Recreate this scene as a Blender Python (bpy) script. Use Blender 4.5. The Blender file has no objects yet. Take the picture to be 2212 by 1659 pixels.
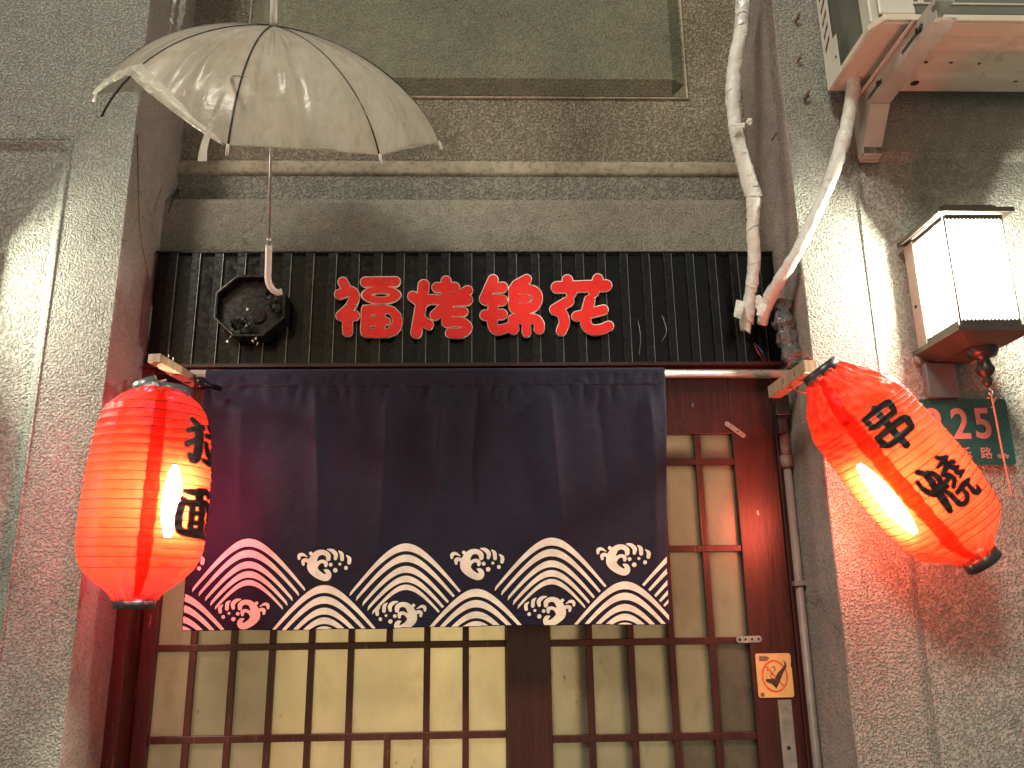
import bpy, bmesh, math, random
import numpy as np
from mathutils import Vector, noise, Matrix
random.seed(7)
S = bpy.context.scene
R = math.radians
# ------------------------------------------------------------------ camera, sky, light, exposure
PIT, YAW, ROL, FPX = R(15.07), R(1.9), -0.01374, 1783.0
CAM = np.array([0.0, -1.94, 1.5])
_f = np.array([math.sin(YAW)*math.cos(PIT), math.cos(YAW)*math.cos(PIT), math.sin(PIT)])
_r0 = np.array([math.cos(YAW), -math.sin(YAW), 0.0]); _u0 = np.cross(_r0, _f)
_r = math.cos(ROL)*_r0 + math.sin(ROL)*_u0; _u = -math.sin(ROL)*_r0 + math.cos(ROL)*_u0
def at(px, py, Y):
    "point of the plane y=Y measured at a place of the photograph"
    d = _f + _r*(px-1106)/FPX - _u*(py-829.5)/FPX
    return Vector(CAM + d*((Y-CAM[1])/d[1]))
cd = bpy.data.cameras.new('camera'); cam = bpy.data.objects.new('camera', cd); S.collection.objects.link(cam)
cam.matrix_world = Matrix(((_r[0], _u[0], -_f[0], CAM[0]), (_r[1], _u[1], -_f[1], CAM[1]), (_r[2], _u[2], -_f[2], CAM[2]), (0, 0, 0, 1)))
cd.sensor_width = 36.0; cd.lens = 36.0*FPX/2212.0; cd.clip_start = .02; cd.clip_end = 300
S.camera = cam
W = bpy.data.worlds.new('World'); S.world = W; W.use_nodes = True
wn = W.node_tree.nodes; wl = W.node_tree.links
bg = wn['Background']; sky = wn.new('ShaderNodeTexSky'); sky.sky_type = 'NISHITA'; sky.sun_disc = False
sky.sun_elevation = R(3); sky.sun_rotation = R(200); sky.sun_intensity = .4
mixw = wn.new('ShaderNodeMix'); mixw.data_type = 'RGBA'; mixw.inputs[0].default_value = .8
wl.new(sky.outputs[0], mixw.inputs[6]); mixw.inputs[7].default_value = (1.0, .97, .82, 1)   # town glow over the night sky
wl.new(mixw.outputs[2], bg.inputs[0]); bg.inputs[1].default_value = 0.15; sky.air_density = 1.0
sd = bpy.data.lights.new('street_light', 'SUN'); so = bpy.data.objects.new('street_light', sd); S.collection.objects.link(so)
sd.energy = 1.15; sd.angle = R(12); sd.color = (1.0, .95, .78)
so.rotation_euler = Vector((.42, .80, -.75)).to_track_quat('-Z', 'Y').to_euler()
S.view_settings.view_transform = 'Standard'; S.view_settings.look = 'None'; S.view_settings.exposure = 1.0; S.view_settings.gamma = 1
S.cycles.use_denoising = True; S.cycles.max_bounces = 8; S.cycles.transparent_max_bounces = 16
S.cycles.sample_clamp_indirect = 4.0; S.cycles.caustics_reflective = False; S.cycles.caustics_refractive = False
COL = S.collection

# ------------------------------------------------------------------ materials
class NT:
    def __init__(s, name):
        s.m = bpy.data.materials.new(name); s.m.use_nodes = True; s.t = s.m.node_tree; s.n = s.t.nodes
        s.b = s.n['Principled BSDF']; s.out = s.n['Material Output']
    def new(s, t, **k):
        x = s.n.new(t)
        for a, v in k.items(): setattr(x, a, v)
        return x
    def link(s, a, b): s.t.links.new(a, b)
    def pos(s, sc=(1, 1, 1)):
        g = s.new('ShaderNodeNewGeometry'); m = s.new('ShaderNodeMapping'); s.link(g.outputs['Position'], m.inputs[0])
        m.inputs['Scale'].default_value = sc; return m.outputs[0]
    def noise(s, v, scale, det=4, rough=.6, dist=0):
        x = s.new('ShaderNodeTexNoise'); s.link(v, x.inputs['Vector']); x.inputs['Scale'].default_value = scale
        x.inputs['Detail'].default_value = det; x.inputs['Roughness'].default_value = rough; x.inputs['Distortion'].default_value = dist
        return x.outputs['Fac']
    def ramp(s, v, p):
        x = s.new('ShaderNodeValToRGB'); s.link(v, x.inputs[0]); e = x.color_ramp.elements
        while len(e) < len(p): e.new(.5)
        for q, (a, c) in zip(e, p):
            q.position = a; q.color = (c, c, c, 1) if not hasattr(c, '__len__') else (*c, 1)
        return x.outputs[0]
    def mix(s, f, a, b, mode='MIX'):
        x = s.new('ShaderNodeMix', data_type='RGBA', blend_type=mode)
        for i, v in ((0, f), (6, a), (7, b)):
            if hasattr(v, 'is_linked') or hasattr(v, 'links'): s.link(v, x.inputs[i])
            elif i == 0: x.inputs[0].default_value = v
            else: x.inputs[i].default_value = (*v, 1)
        return x.outputs[2]
    def math(s, op, a, b):
        x = s.new('ShaderNodeMath', operation=op)
        for i, v in enumerate((a, b)):
            if hasattr(v, 'links'): s.link(v, x.inputs[i])
            else: x.inputs[i].default_value = v
        return x.outputs[0]
    def bump(s, h, st, d, prev=None):
        x = s.new('ShaderNodeBump'); s.link(h, x.inputs['Height']); x.inputs['Strength'].default_value = st
        x.inputs['Distance'].default_value = d
        if prev: s.link(prev, x.inputs['Normal'])
        return x.outputs[0]

def stucco(name, base, grain=95, depth=.006, stain=.35, rough=.55, pits=.35, dist=.8, spec=.3):
    k = NT(name); p = k.pos()
    big = k.ramp(k.noise(p, 2.2, 5), [(.3, 1-stain), (.7, 1.08)])
    mid = k.ramp(k.noise(p, 30, 4), [(.35, .88), (.65, 1.06)])
    c = k.mix(1, k.mix(1, base, big, 'MULTIPLY'), mid, 'MULTIPLY')
    streak = k.ramp(k.noise(k.pos((5, 5, .8)), 2.0, 4), [(.45, 1), (.75, .8)])
    c = k.mix(.4, c, streak, 'MULTIPLY')
    cv = k.new('ShaderNodeTexVoronoi', feature='DISTANCE_TO_EDGE'); wp = k.new('ShaderNodeVectorMath', operation='ADD'); nz = k.new('ShaderNodeTexNoise'); nz.inputs['Scale'].default_value = 9; nz.inputs['Detail'].default_value = 5
    k.link(p, nz.inputs['Vector']); sc_ = k.new('ShaderNodeVectorMath', operation='SCALE'); sc_.inputs['Scale'].default_value = .22; k.link(nz.outputs['Color'], sc_.inputs[0]); k.link(p, wp.inputs[0]); k.link(sc_.outputs[0], wp.inputs[1])
    k.link(wp.outputs[0], cv.inputs['Vector']); cv.inputs['Scale'].default_value = 1.6
    crk = k.ramp(cv.outputs['Distance'], [(.0, .45), (.006, 1)]); csel = k.ramp(k.noise(p, 1.7, 2), [(.52, 0), (.6, .8)])
    c = k.mix(csel, c, k.mix(1, c, crk, 'MULTIPLY'))
    patch = k.ramp(k.noise(k.pos((1, 1, .6)), 3.3, 6, .7), [(.56, 0), (.64, .28)]); c = k.mix(patch, c, (base[0]*.55, base[1]*.52, base[2]*.48))
    v = k.new('ShaderNodeTexVoronoi'); k.link(p, v.inputs['Vector']); v.inputs['Scale'].default_value = 75
    pit = k.ramp(v.outputs['Distance'], [(.10, 0.0), (.2, 1.0)])
    sel = k.ramp(k.noise(p, 26, 2), [(.5, 1), (.6, 0)])
    pitm = k.mix(1, pit, sel, 'LIGHTEN')
    c = k.mix(pits, c, k.mix(1, c, pitm, 'MULTIPLY'))
    g = k.noise(p, grain, 2, .5, dist)
    g = k.ramp(g, [(.36, 0), (.50, .75), (.66, 1)])
    c = k.mix(1, c, k.ramp(g, [(0, .82), (.8, 1.06)]), 'MULTIPLY')      # colour darker in the hollows of the grain
    k.link(c, k.b.inputs['Base Color'])
    k.b.inputs['Roughness'].default_value = rough; k.b.inputs['Specular IOR Level'].default_value = spec
    n = k.bump(g, 1, depth)
    n = k.bump(pitm, .5, .002, n)
    n = k.bump(k.noise(p, 420, 2), .35, .0012, n)
    k.link(n, k.b.inputs['Normal']); return k.m

def plain(name, col, rough=.5, metal=0, var=.25, scale=14, bump=.0, bs=120, spec=.5, dirt=None, coat=0, aniso=(1, 1, 1)):
    k = NT(name); p = k.pos(aniso)
    f = k.ramp(k.noise(p, scale, 5), [(.3, 1-var), (.7, 1+var*.4)])
    c = k.mix(1, col, f, 'MULTIPLY')
    if dirt:
        m = k.ramp(k.noise(p, dirt[1], 6, .7), [(dirt[2], 0), (dirt[2]+.1, 1)]); c = k.mix(m, c, dirt[0])
    k.link(c, k.b.inputs['Base Color']); k.b.inputs['Metallic'].default_value = metal
    k.link(k.ramp(k.noise(p, scale*2.3, 3), [(.3, max(0, rough-.1)), (.7, min(1, rough+.12))]), k.b.inputs['Roughness'])
    k.b.inputs['Specular IOR Level'].default_value = spec; k.b.inputs['Coat Weight'].default_value = coat
    if bump: k.link(k.bump(k.noise(p, bs, 3), 1, bump), k.b.inputs['Normal'])
    return k.m

def emis(name, col, st):
    k = NT(name); k.b.inputs['Base Color'].default_value = (*col, 1)
    k.b.inputs['Emission Color'].default_value = (*col, 1); k.b.inputs['Emission Strength'].default_value = st; return k.m

def film(name, col, transp, transl, rough=.4, var=.3, scale=9, tcol=None, wrinkle=.0015, gloss=.08, noise_sc=30, tl=1.0, thru=None):
    "thin sheet that lets light through: diffuse + translucent + a little see-through"
    k = NT(name); p = k.pos(); k.n.remove(k.b)
    f = k.ramp(k.noise(p, scale, 6, .65), [(.3, 1-var), (.72, 1.0)])
    c = k.mix(1, col, f, 'MULTIPLY'); tc = k.mix(1, tcol or col, f, 'MULTIPLY')
    d = k.new('ShaderNodeBsdfDiffuse'); t = k.new('ShaderNodeBsdfTranslucent'); g = k.new('ShaderNodeBsdfGlossy'); tr = k.new('ShaderNodeBsdfTransparent')
    k.link(c, d.inputs[0]); k.link(k.mix(1, tc, (tl, tl, tl), 'MULTIPLY'), t.inputs[0]); k.link(k.mix(1, thru, f, 'MULTIPLY') if thru else tc, tr.inputs[0]); g.inputs['Roughness'].default_value = rough
    n = k.bump(k.noise(p, noise_sc, 3, .5, 1.2), 1, wrinkle)
    for x in (d, t, g): k.link(n, x.inputs['Normal'])
    def mx(a, b, w):
        m = k.new('ShaderNodeMixShader')
        if hasattr(w, 'links'): k.link(w, m.inputs[0])
        else: m.inputs[0].default_value = w
        k.link(a, m.inputs[1]); k.link(b, m.inputs[2]); return m.outputs[0]
    s1 = mx(d.outputs[0], t.outputs[0], transl)
    fr = k.new('ShaderNodeFresnel'); fr.inputs[0].default_value = 1.45; k.link(n, fr.inputs[1])
    s2 = mx(s1, g.outputs[0], k.math('MULTIPLY', fr.outputs[0], gloss*6))
    s3 = mx(s2, tr.outputs[0], k.ramp(k.noise(p, 60, 4, .65), [(.32, transp*.45), (.68, transp*1.5)]) if thru else transp)
    k.link(s3, k.out.inputs[0]); return k.m

def wood(name, base, worn, rough=.35, amount=.62, spec=.5):
    k = NT(name); p = k.pos((22, 22, 1.6))
    g = k.ramp(k.noise(p, 4, 6, .6, .6), [(.3, .55), (.7, 1.25)])
    c = k.mix(1, base, g, 'MULTIPLY')
    w = k.ramp(k.noise(k.pos((9, 9, 1.4)), 7, 8, .75), [(amount, 0), (amount+.07, 1)])
    c = k.mix(w, c, worn)
    w2 = k.ramp(k.noise(k.pos((60, 60, 3.2)), 5, 3, .6), [(.69, 0), (.72, 1)]); c = k.mix(k.mix(1, w2, k.ramp(k.noise(k.pos(), 5, 2), [(.5, 0), (.62, .8)]), 'MULTIPLY'), c, worn)
    k.link(c, k.b.inputs['Base Color']); k.link(k.ramp(w, [(0, rough), (1, .8)]), k.b.inputs['Roughness'])
    k.b.inputs['Specular IOR Level'].default_value = spec
    k.link(k.bump(k.noise(p, 9, 5), .5, .0015), k.b.inputs['Normal']); return k.m

M = {}
M['pier'] = stucco('coarse_grey_stucco', (.345, .345, .305), 175, .0046, .2, .5, .35, .55)
M['jamb'] = stucco('pitted_smooth_render', (.34, .285, .255), 150, .0012, .3, .7, .8, .2)
M['wall'] = stucco('grey_render', (.275, .26, .215), 190, .0018, .4, .7, .7, .3)
M['pebble'] = stucco('pebbly_brown_render', (.33, .295, .22), 120, .006, .45, .5, .5, 1.0)
M['fine'] = stucco('fine_grained_render', (.27, .25, .21), 135, .004, .35, .5, .6, .6)
M['band'] = stucco('worn_cement_moulding', (.42, .36, .27), 60, .001, .5, .7, .4, .3)
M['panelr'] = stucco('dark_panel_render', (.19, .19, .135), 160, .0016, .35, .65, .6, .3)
M['black'] = plain('black_lacquer', (.0028, .0028, .0032), .2, 0, .3, 20, .0006, 60, .35)
M['slat'] = plain('black_slat', (.0055, .0055, .006), .28, 0, .3, 30, .0006, 60, .35)
M['edge'] = plain('pale_edge_metal', (.35, .34, .32), .3, .8)
M['red'] = plain('red_acrylic', (.72, .022, .018), .30, 0, .05, 10, 0, 1, .4)
M['white'] = plain('white_acrylic_edge', (.88, .86, .80), .4)
M['wood'] = wood('dark_red_painted_wood', (.046, .010, .008), (.26, .11, .085), .34, .66)
M['wood2'] = wood('worn_red_painted_wood', (.075, .015, .012), (.30, .13, .10), .38, .60)
M['raw'] = wood('raw_batten_wood', (.36, .255, .16), (.3, .18, .09), .6, .7)
M['steel'] = plain('brushed_steel', (.55, .54, .52), .3, .9, .25, 30)
M['chrome'] = plain('polished_steel_tube', (.72, .70, .67), .34, .55, .15, 8)
M['plate'] = plain('grey_zinc_plate', (.36, .34, .31), .45, .6, .3, 25)
M['dark'] = plain('dark_metal', (.018, .017, .016), .4, .3)
M['ring'] = plain('grey_plastic_ring', (.10, .11, .12), .35, 0, .2)
M['ring_dark'] = plain('dark_plastic_ring', (.03, .03, .034), .35, 0, .2)
M['ring_pale'] = plain('silvery_ring', (.22, .25, .25), .3, .6, .2)
M['hoop'] = plain('dark_hoop_wire', (.022, .006, .005), .5)
M['ink'] = plain('black_brush_print', (.020, .013, .014), .45, 0, .4, 60, .0004, 200, .3)
M['inkedge'] = plain('orange_print_outline', (.8, .06, .02), .5)
M['tape'] = film('white_wrapping_tape', (.82, .82, .78), 0, .12, .4, .25, 18, None, .0035, .06, 45)
M['clear'] = film('clear_plastic', (.6, .6, .6), .72, .3, .08, .1, 20, None, .006, .5, 90)
M['bag'] = film('ragged_plastic_film', (.78, .76, .70), .45, .5, .3, .3, 20, None, .003, .12, 60)
M['blackplastic'] = plain('black_plastic', (.004, .004, .0045), .3, 0, .3, 40, .0012, 50, .4)
M['umb'] = film('dirty_clear_umbrella_film', (.80, .75, .62), .28, .45, .35, .40, 6, None, .0022, .10, 26)
def umb_mat():
    m = film('dirty_clear_umbrella_film', (.88, .85, .74), .34, .45, .28, .22, 5, None, .0022, .16, 22)
    t = m.node_tree; n = t.nodes; L = t.links
    g = n.new('ShaderNodeNewGeometry'); mp = n.new('ShaderNodeMapping'); L.new(g.outputs['Position'], mp.inputs[0]); mp.inputs['Scale'].default_value = (1, 1, .45)
    a = n.new('ShaderNodeTexNoise'); a.inputs['Scale'].default_value = 9; a.inputs['Detail'].default_value = 8; a.inputs['Roughness'].default_value = .72; a.inputs['Distortion'].default_value = .7; L.new(mp.outputs[0], a.inputs[0])
    b = n.new('ShaderNodeTexNoise'); b.inputs['Scale'].default_value = 75; b.inputs['Detail'].default_value = 4; L.new(mp.outputs[0], b.inputs[0])
    def ramp(src, p):
        x = n.new('ShaderNodeValToRGB'); L.new(src, x.inputs[0]); e = x.color_ramp.elements
        for q, (ps, c) in zip(e, p): q.position = ps; q.color = (*c, 1)
        return x.outputs[0]
    ra = ramp(a.outputs[0], ((.34, (.84, .79, .71)), (.56, (1, 1, 1)))); rb = ramp(b.outputs[0], ((.3, (.88, .86, .82)), (.55, (1, 1, 1))))
    for sh in [x for x in n if x.type in ('BSDF_DIFFUSE', 'BSDF_TRANSLUCENT')]:
        src = sh.inputs[0].links[0].from_socket
        for rr_ in (ra, rb):
            mx = n.new('ShaderNodeMix'); mx.data_type = 'RGBA'; mx.blend_type = 'MULTIPLY'; mx.inputs[0].default_value = 1; L.new(src, mx.inputs[6]); L.new(rr_, mx.inputs[7]); src = mx.outputs[2]
        L.new(src, sh.inputs[0])
    return m
M['umb'] = umb_mat()
M['hem'] = film('folded_white_film', (.86, .84, .74), .12, .4, .3, .15, 14, None, .003, .1, 50)
M['rib'] = plain('dark_umbrella_rib', (.02, .02, .02), .4, .3)
M['handle'] = plain('white_plastic_handle', (.74, .70, .66), .3, 0, .12, 20, 0, 1, .5, ((.42, .30, .24), 22, .80))
M['acw'] = plain('aged_cream_enamel', (.64, .62, .55), .4, 0, .16, 9, .0003, 90, .5, ((.30, .25, .19), 12, .66))
M['acpan'] = plain('beige_enamel_pan', (.66, .59, .48), .4, 0, .12, 9, 0, 1, .5, ((.38, .30, .22), 14, .66))
M['acdark'] = plain('grey_green_front', (.14, .145, .12), .5, 0, .15)
M['acslot'] = plain('shadowed_slot', (.012, .010, .008), .6)
M['bracket'] = plain('galvanised_bracket', (.50, .48, .43), .42, .35, .2, 12)
M['teal'] = plain('teal_enamel_plate', (.012, .075, .068), .35, 0, .25, 16, 0, 1, .5)
M['platered'] = plain('faded_pink_lettering', (.50, .20, .17), .5, 0, .15)
M['rust'] = plain('chipped_rust', (.36, .22, .15), .8, 0, .4, 60, .002, 200)
M['amber'] = plain('yellowed_acrylic', (.66, .40, .16), .3, 0, .12, 30, 0, 1, .5)
M['ringorange'] = plain('faded_orange_print', (.62, .13, .03), .45, 0, .35, 90)
M['printbrown'] = plain('dark_brown_print', (.07, .028, .018), .45, 0, .4, 90)
M['printfade'] = plain('faded_grey_print', (.20, .11, .07), .5, 0, .3, 90)
M['lampmetal'] = plain('weathered_bronze_lamp', (.09, .075, .06), .42, .6, .3, 20)
M['lampside'] = plain('pale_lamp_backbox', (.36, .29, .25), .4, .2, .15)
M['bulb'] = emis('lamp_bulb_glow', (1.0, .97, .88), 60)
M['lbulb'] = emis('lantern_bulb_glow', (1.0, .84, .64), 380)
M['wire_r'] = plain('red_wire', (.5, .04, .03), .4)
M['wire_b'] = plain('blue_wire', (.05, .09, .22), .4)
M['wire_k'] = plain('black_wire', (.015, .013, .013), .5)
M['cord'] = plain('dull_pink_cord', (.42, .2, .15), .8, 0, .3, 80)
M['iron'] = plain('rusty_bolt', (.18, .13, .09), .6, .5, .4, 80, .001, 200)
M['pvc'] = plain('grey_conduit', (.20, .17, .155), .5, 0, .35, 14)
M['earth'] = plain('paving', (.38, .37, .34), .8, 0, .4, 3, .003, 60)
M['room'] = plain('interior_plaster', (.62, .52, .34), .8)

def lamp_glass():
    k = NT('fluted_frosted_glass'); k.n.remove(k.b)
    t = k.new('ShaderNodeBsdfTranslucent'); t.inputs[0].default_value = (.95, .95, .90, 1)
    tr = k.new('ShaderNodeBsdfTransparent'); tr.inputs[0].default_value = (.95, .97, .92, 1)
    g = k.new('ShaderNodeBsdfGlossy'); g.inputs['Roughness'].default_value = .15
    a = k.new('ShaderNodeMixShader'); a.inputs[0].default_value = .55; k.link(t.outputs[0], a.inputs[1]); k.link(tr.outputs[0], a.inputs[2])
    b = k.new('ShaderNodeMixShader'); b.inputs[0].default_value = .08; k.link(a.outputs[0], b.inputs[1]); k.link(g.outputs[0], b.inputs[2])
    k.link(b.outputs[0], k.out.inputs[0]); return k.m
M['glass'] = lamp_glass()

def pane_mat(name, col, dirt, damt):
    k = NT(name); k.n.remove(k.b); p = k.pos((1, 1, .6))
    f = k.ramp(k.noise(p, 5, 5, .6), [(.3, .82), (.7, 1.05)])
    c = k.mix(1, col, f, 'MULTIPLY')
    s = k.ramp(k.noise(k.pos((1, 1, .7)), 13, 8, .8, 0), [(damt, 0), (damt+.2, .34)])
    c = k.mix(s, c, dirt)
    s2 = k.ramp(k.noise(k.pos((1, 1, .35)), 30, 3, .6), [(.66, 0), (.74, .3)])
    c = k.mix(s2, c, dirt)
    sp = k.new('ShaderNodeTexVoronoi'); k.link(k.pos((1, 1, .6)), sp.inputs['Vector']); sp.inputs['Scale'].default_value = 34
    spm = k.mix(1, k.ramp(sp.outputs['Distance'], [(.08, 1), (.16, 0)]), k.ramp(k.noise(k.pos(), 11, 2), [(.56, 0), (.62, .8)]), 'MULTIPLY'); c = k.mix(spm, c, dirt)
    t = k.new('ShaderNodeBsdfTranslucent'); d = k.new('ShaderNodeBsdfDiffuse'); g = k.new('ShaderNodeBsdfGlossy'); g.inputs['Roughness'].default_value = .3
    k.link(c, t.inputs[0]); k.link(k.mix(1, c, (.45, .42, .40), 'MULTIPLY'), d.inputs[0])
    a = k.new('ShaderNodeMixShader'); a.inputs[0].default_value = .3; k.link(t.outputs[0], a.inputs[1]); k.link(d.outputs[0], a.inputs[2])
    b = k.new('ShaderNodeMixShader'); b.inputs[0].default_value = .05; k.link(a.outputs[0], b.inputs[1]); k.link(g.outputs[0], b.inputs[2])
    k.link(b.outputs[0], k.out.inputs[0]); return k.m
M['pane1'] = pane_mat('frosted_cream_pane', (.92, .82, .61), (.55, .42, .26), .52)
M['pane2'] = pane_mat('frosted_cream_pane_dull', (.74, .66, .52), (.42, .31, .22), .50)  # darker, greyer cream for the leftmost panes of the left leaf
M['pane3'] = pane_mat('frosted_green_grey_pane', (.66, .61, .47), (.26, .21, .16), .50)
M['pane4'] = pane_mat('grimy_frosted_pane', (.40, .36, .29), (.08, .06, .05), .44)

def cloth_mat():
    k = NT('navy_cotton'); p = k.pos()
    c = k.mix(k.ramp(k.noise(p, 8, 4), [(.3, 0), (.7, 1)]), (.0062, .0065, .0175), (.0095, .0095, .026))
    k.link(c, k.b.inputs['Base Color']); k.b.inputs['Roughness'].default_value = .75
    k.b.inputs['Sheen Weight'].default_value = .13; k.b.inputs['Sheen Roughness'].default_value = .45
    k.b.inputs['Sheen Tint'].default_value = (.55, .45, .85, 1); k.b.inputs['Specular IOR Level'].default_value = .25
    w = k.new('ShaderNodeTexWave'); w.inputs['Scale'].default_value = 330; k.link(p, w.inputs['Vector']); w.bands_direction = 'DIAGONAL'
    n = k.bump(w.outputs['Fac'], .35, .0006); n = k.bump(k.noise(p, 22, 4, .6), .8, .005, n)
    k.link(n, k.b.inputs['Normal']); return k.m
M['navy'] = cloth_mat()
M['print'] = plain('cream_dye_print', (.80, .74, .62), .75, 0, .22, 26, .0015, 40, .2)
M['shade'] = film('red_lantern_cloth', (.60, .022, .010), .25, .60, .38, .14, 12, (1.0, .060, .016), .0016, .06, 34, .30, (1.0, .15, .32))
M['shade2'] = film('creased_red_lantern_cloth', (.60, .022, .010), .30, .60, .38, .16, 12, (1.0, .060, .016), .0022, .06, 34, .30, (1.0, .17, .12))
M['seam'] = film('doubled_red_cloth', (.62, .02, .006), .0, .5, .4, .2, 12, (.9, .05, .008), .002, .03, 40)

# ------------------------------------------------------------------ geometry helpers
def wloc(o):
    v = Vector((0, 0, 0))
    while o: v += o.location; o = o.parent
    return v
class MB:
    def __init__(s): s.v = []; s.f = []; s.mi = []; s.sm = []
    def add(s, vs, fs, mi=0, sm=False):
        b = len(s.v); s.v += [Vector(v) for v in vs]
        for f in fs: s.f.append([b+i for i in f]); s.mi.append(mi); s.sm.append(sm)
        return s
    def box(s, x0, x1, y0, y1, z0, z1, mi=0, mat=None):
        if x0 > x1: x0, x1 = x1, x0
        vs = [Vector((x, y, z)) for x in (x0, x1) for y in (y0, y1) for z in (z0, z1)]
        if mat is not None: vs = [mat @ v for v in vs]
        return s.add(vs, [(0, 1, 3, 2), (4, 6, 7, 5), (0, 4, 5, 1), (2, 3, 7, 6), (0, 2, 6, 4), (1, 5, 7, 3)], mi)
    def tube(s, pts, r, n=10, mi=0, cap=True):
        pts = [Vector(p) for p in pts]; rr = r if hasattr(r, '__len__') else [r]*len(pts)
        b = len(s.v); up = None
        for i, p in enumerate(pts):
            d = (pts[min(i+1, len(pts)-1)]-pts[max(i-1, 0)]).normalized()
            if up is None: up = d.orthogonal().normalized()
            else: up = (up - d*up.dot(d)).normalized()
            w = d.cross(up)
            for k in range(n):
                a = 2*math.pi*k/n; s.v.append(p+(up*math.cos(a)+w*math.sin(a))*rr[i])
        for i in range(len(pts)-1):
            for k in range(n):
                s.f.append([b+i*n+k, b+i*n+(k+1) % n, b+(i+1)*n+(k+1) % n, b+(i+1)*n+k]); s.mi.append(mi); s.sm.append(True)
        if cap:
            for i0 in (0, (len(pts)-1)*n):
                s.f.append([b+i0+k for k in range(n)]); s.mi.append(mi); s.sm.append(False)
        return s
    def build(s, name, mats, parent=None, bevel=0, solid=0):
        me = bpy.data.meshes.new(name); off = wloc(parent)
        me.from_pydata([tuple(v-off) for v in s.v], [], s.f)
        for m in (mats if isinstance(mats, (list, tuple)) else [mats]): me.materials.append(m)
        me.polygons.foreach_set('material_index', s.mi); me.polygons.foreach_set('use_smooth', s.sm)
        bm = bmesh.new(); bm.from_mesh(me)
        if not solid: bmesh.ops.recalc_face_normals(bm, faces=bm.faces)
        bm.to_mesh(me); bm.free(); me.update()
        o = bpy.data.objects.new(name, me); COL.objects.link(o); o.parent = parent
        if solid:
            d = o.modifiers.new('thickness', 'SOLIDIFY'); d.thickness = solid; d.offset = 0
        if bevel:
            d = o.modifiers.new('edges', 'BEVEL'); d.width = bevel; d.segments = 2; d.limit_method = 'ANGLE'; d.angle_limit = R(40)
        return o
def tag(o, label, cat, group=None, kind=None):
    o['label'] = label
    if kind: o['kind'] = kind
    if cat: o['category'] = cat
    if group: o['group'] = group
    return o
def thing(name, loc, label, cat, group=None):
    o = bpy.data.objects.new(name, None); COL.objects.link(o); o.location = loc; o.empty_display_size = .05
    return tag(o, label, cat, group)
def bez(pts, n=8):
    "Catmull-Rom through points"
    P = [Vector(p) for p in pts]; P = [P[0]*2-P[1]]+P+[P[-1]*2-P[-2]]; out = []
    for i in range(1, len(P)-2):
        for k in range(n):
            t = k/n; a, b, c, d = P[i-1:i+3]
            out.append(.5*((2*b)+(c-a)*t+(2*a-5*b+4*c-d)*t*t+(3*b-a-3*c+d)*t**3))
    out.append(P[-2]); return out
def orient(p0, p1, roll=0):
    "frame with X along p0->p1"
    x = (Vector(p1)-Vector(p0)).normalized(); z = Vector((0, 0, 1)); y = z.cross(x).normalized(); z = x.cross(y)
    m = Matrix((x, y, z)).transposed().to_4x4(); m.translation = Vector(p0); return m @ Matrix.Rotation(roll, 4, 'X')
# filled outline of an implicit shape on a grid (marching squares)
def march(V, X, Y):
    ny, nx = V.shape; vid = {}; vs = []; fs = []
    def pt(key, x, y):
        if key not in vid: vid[key] = len(vs); vs.append((x, y))
        return vid[key]
    act = (np.maximum.reduce([V[:-1, :-1], V[1:, :-1], V[:-1, 1:], V[1:, 1:]]) > 0)
    for j, i in zip(*np.nonzero(act)):
        c = [(j, i), (j, i+1), (j+1, i+1), (j+1, i)]; poly = []
        for q in range(4):
            a, b = c[q], c[(q+1) % 4]; va, vb = V[a], V[b]
            if va > 0: poly.append(pt(a, X[a[1]], Y[a[0]]))
            if (va > 0) != (vb > 0):
                t = va/(va-vb); key = (min(a, b), max(a, b))
                poly.append(pt(key, X[a[1]]+(X[b[1]]-X[a[1]])*t, Y[a[0]]+(Y[b[0]]-Y[a[0]])*t))
        if len(poly) > 2: fs.append(poly)
    return vs, fs
def sd_stroke(X, Y, pts, r):
    "signed inside-distance (positive inside) to a round brush stroke of varying radius"
    rr = r if hasattr(r, '__len__') else [r]*len(pts)
    out = np.full(X.shape, -1e9)
    if len(pts) == 1: return rr[0]-np.hypot(X-pts[0][0], Y-pts[0][1])
    for (a, b), (ra, rb) in zip(zip(pts, pts[1:]), zip(rr, rr[1:])):
        dx, dy = b[0]-a[0], b[1]-a[1]; L = dx*dx+dy*dy+1e-9
        t = np.clip(((X-a[0])*dx+(Y-a[1])*dy)/L, 0, 1)
        out = np.maximum(out, ra+(rb-ra)*t-np.hypot(X-a[0]-dx*t, Y-a[1]-dy*t))
    return out
def smooth(pts, n=5):
    if len(pts) < 3: return pts, None
    return [(p.x, p.y) for p in bez([(a, b, 0) for a, b in pts], n)], n
def strokes(X, Y, L):
    V = np.full(X.shape, -1e9)
    for pts, r in L:
        if len(pts) > 2:
            rr = r if hasattr(r, '__len__') else [r]*len(pts)
            q = bez([(a, b, c) for (a, b), c in zip(pts, rr)], 5)
            V = np.maximum(V, sd_stroke(X, Y, [(p.x, p.y) for p in q], [max(p.z, 1e-4) for p in q]))
        else: V = np.maximum(V, sd_stroke(X, Y, pts, r))
    return V
def grid(x0, x1, y0, y1, st):
    X = np.arange(x0, x1+st, st); Y = np.arange(y0, y1+st, st); return X, Y, *np.meshgrid(X, Y)
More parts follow.
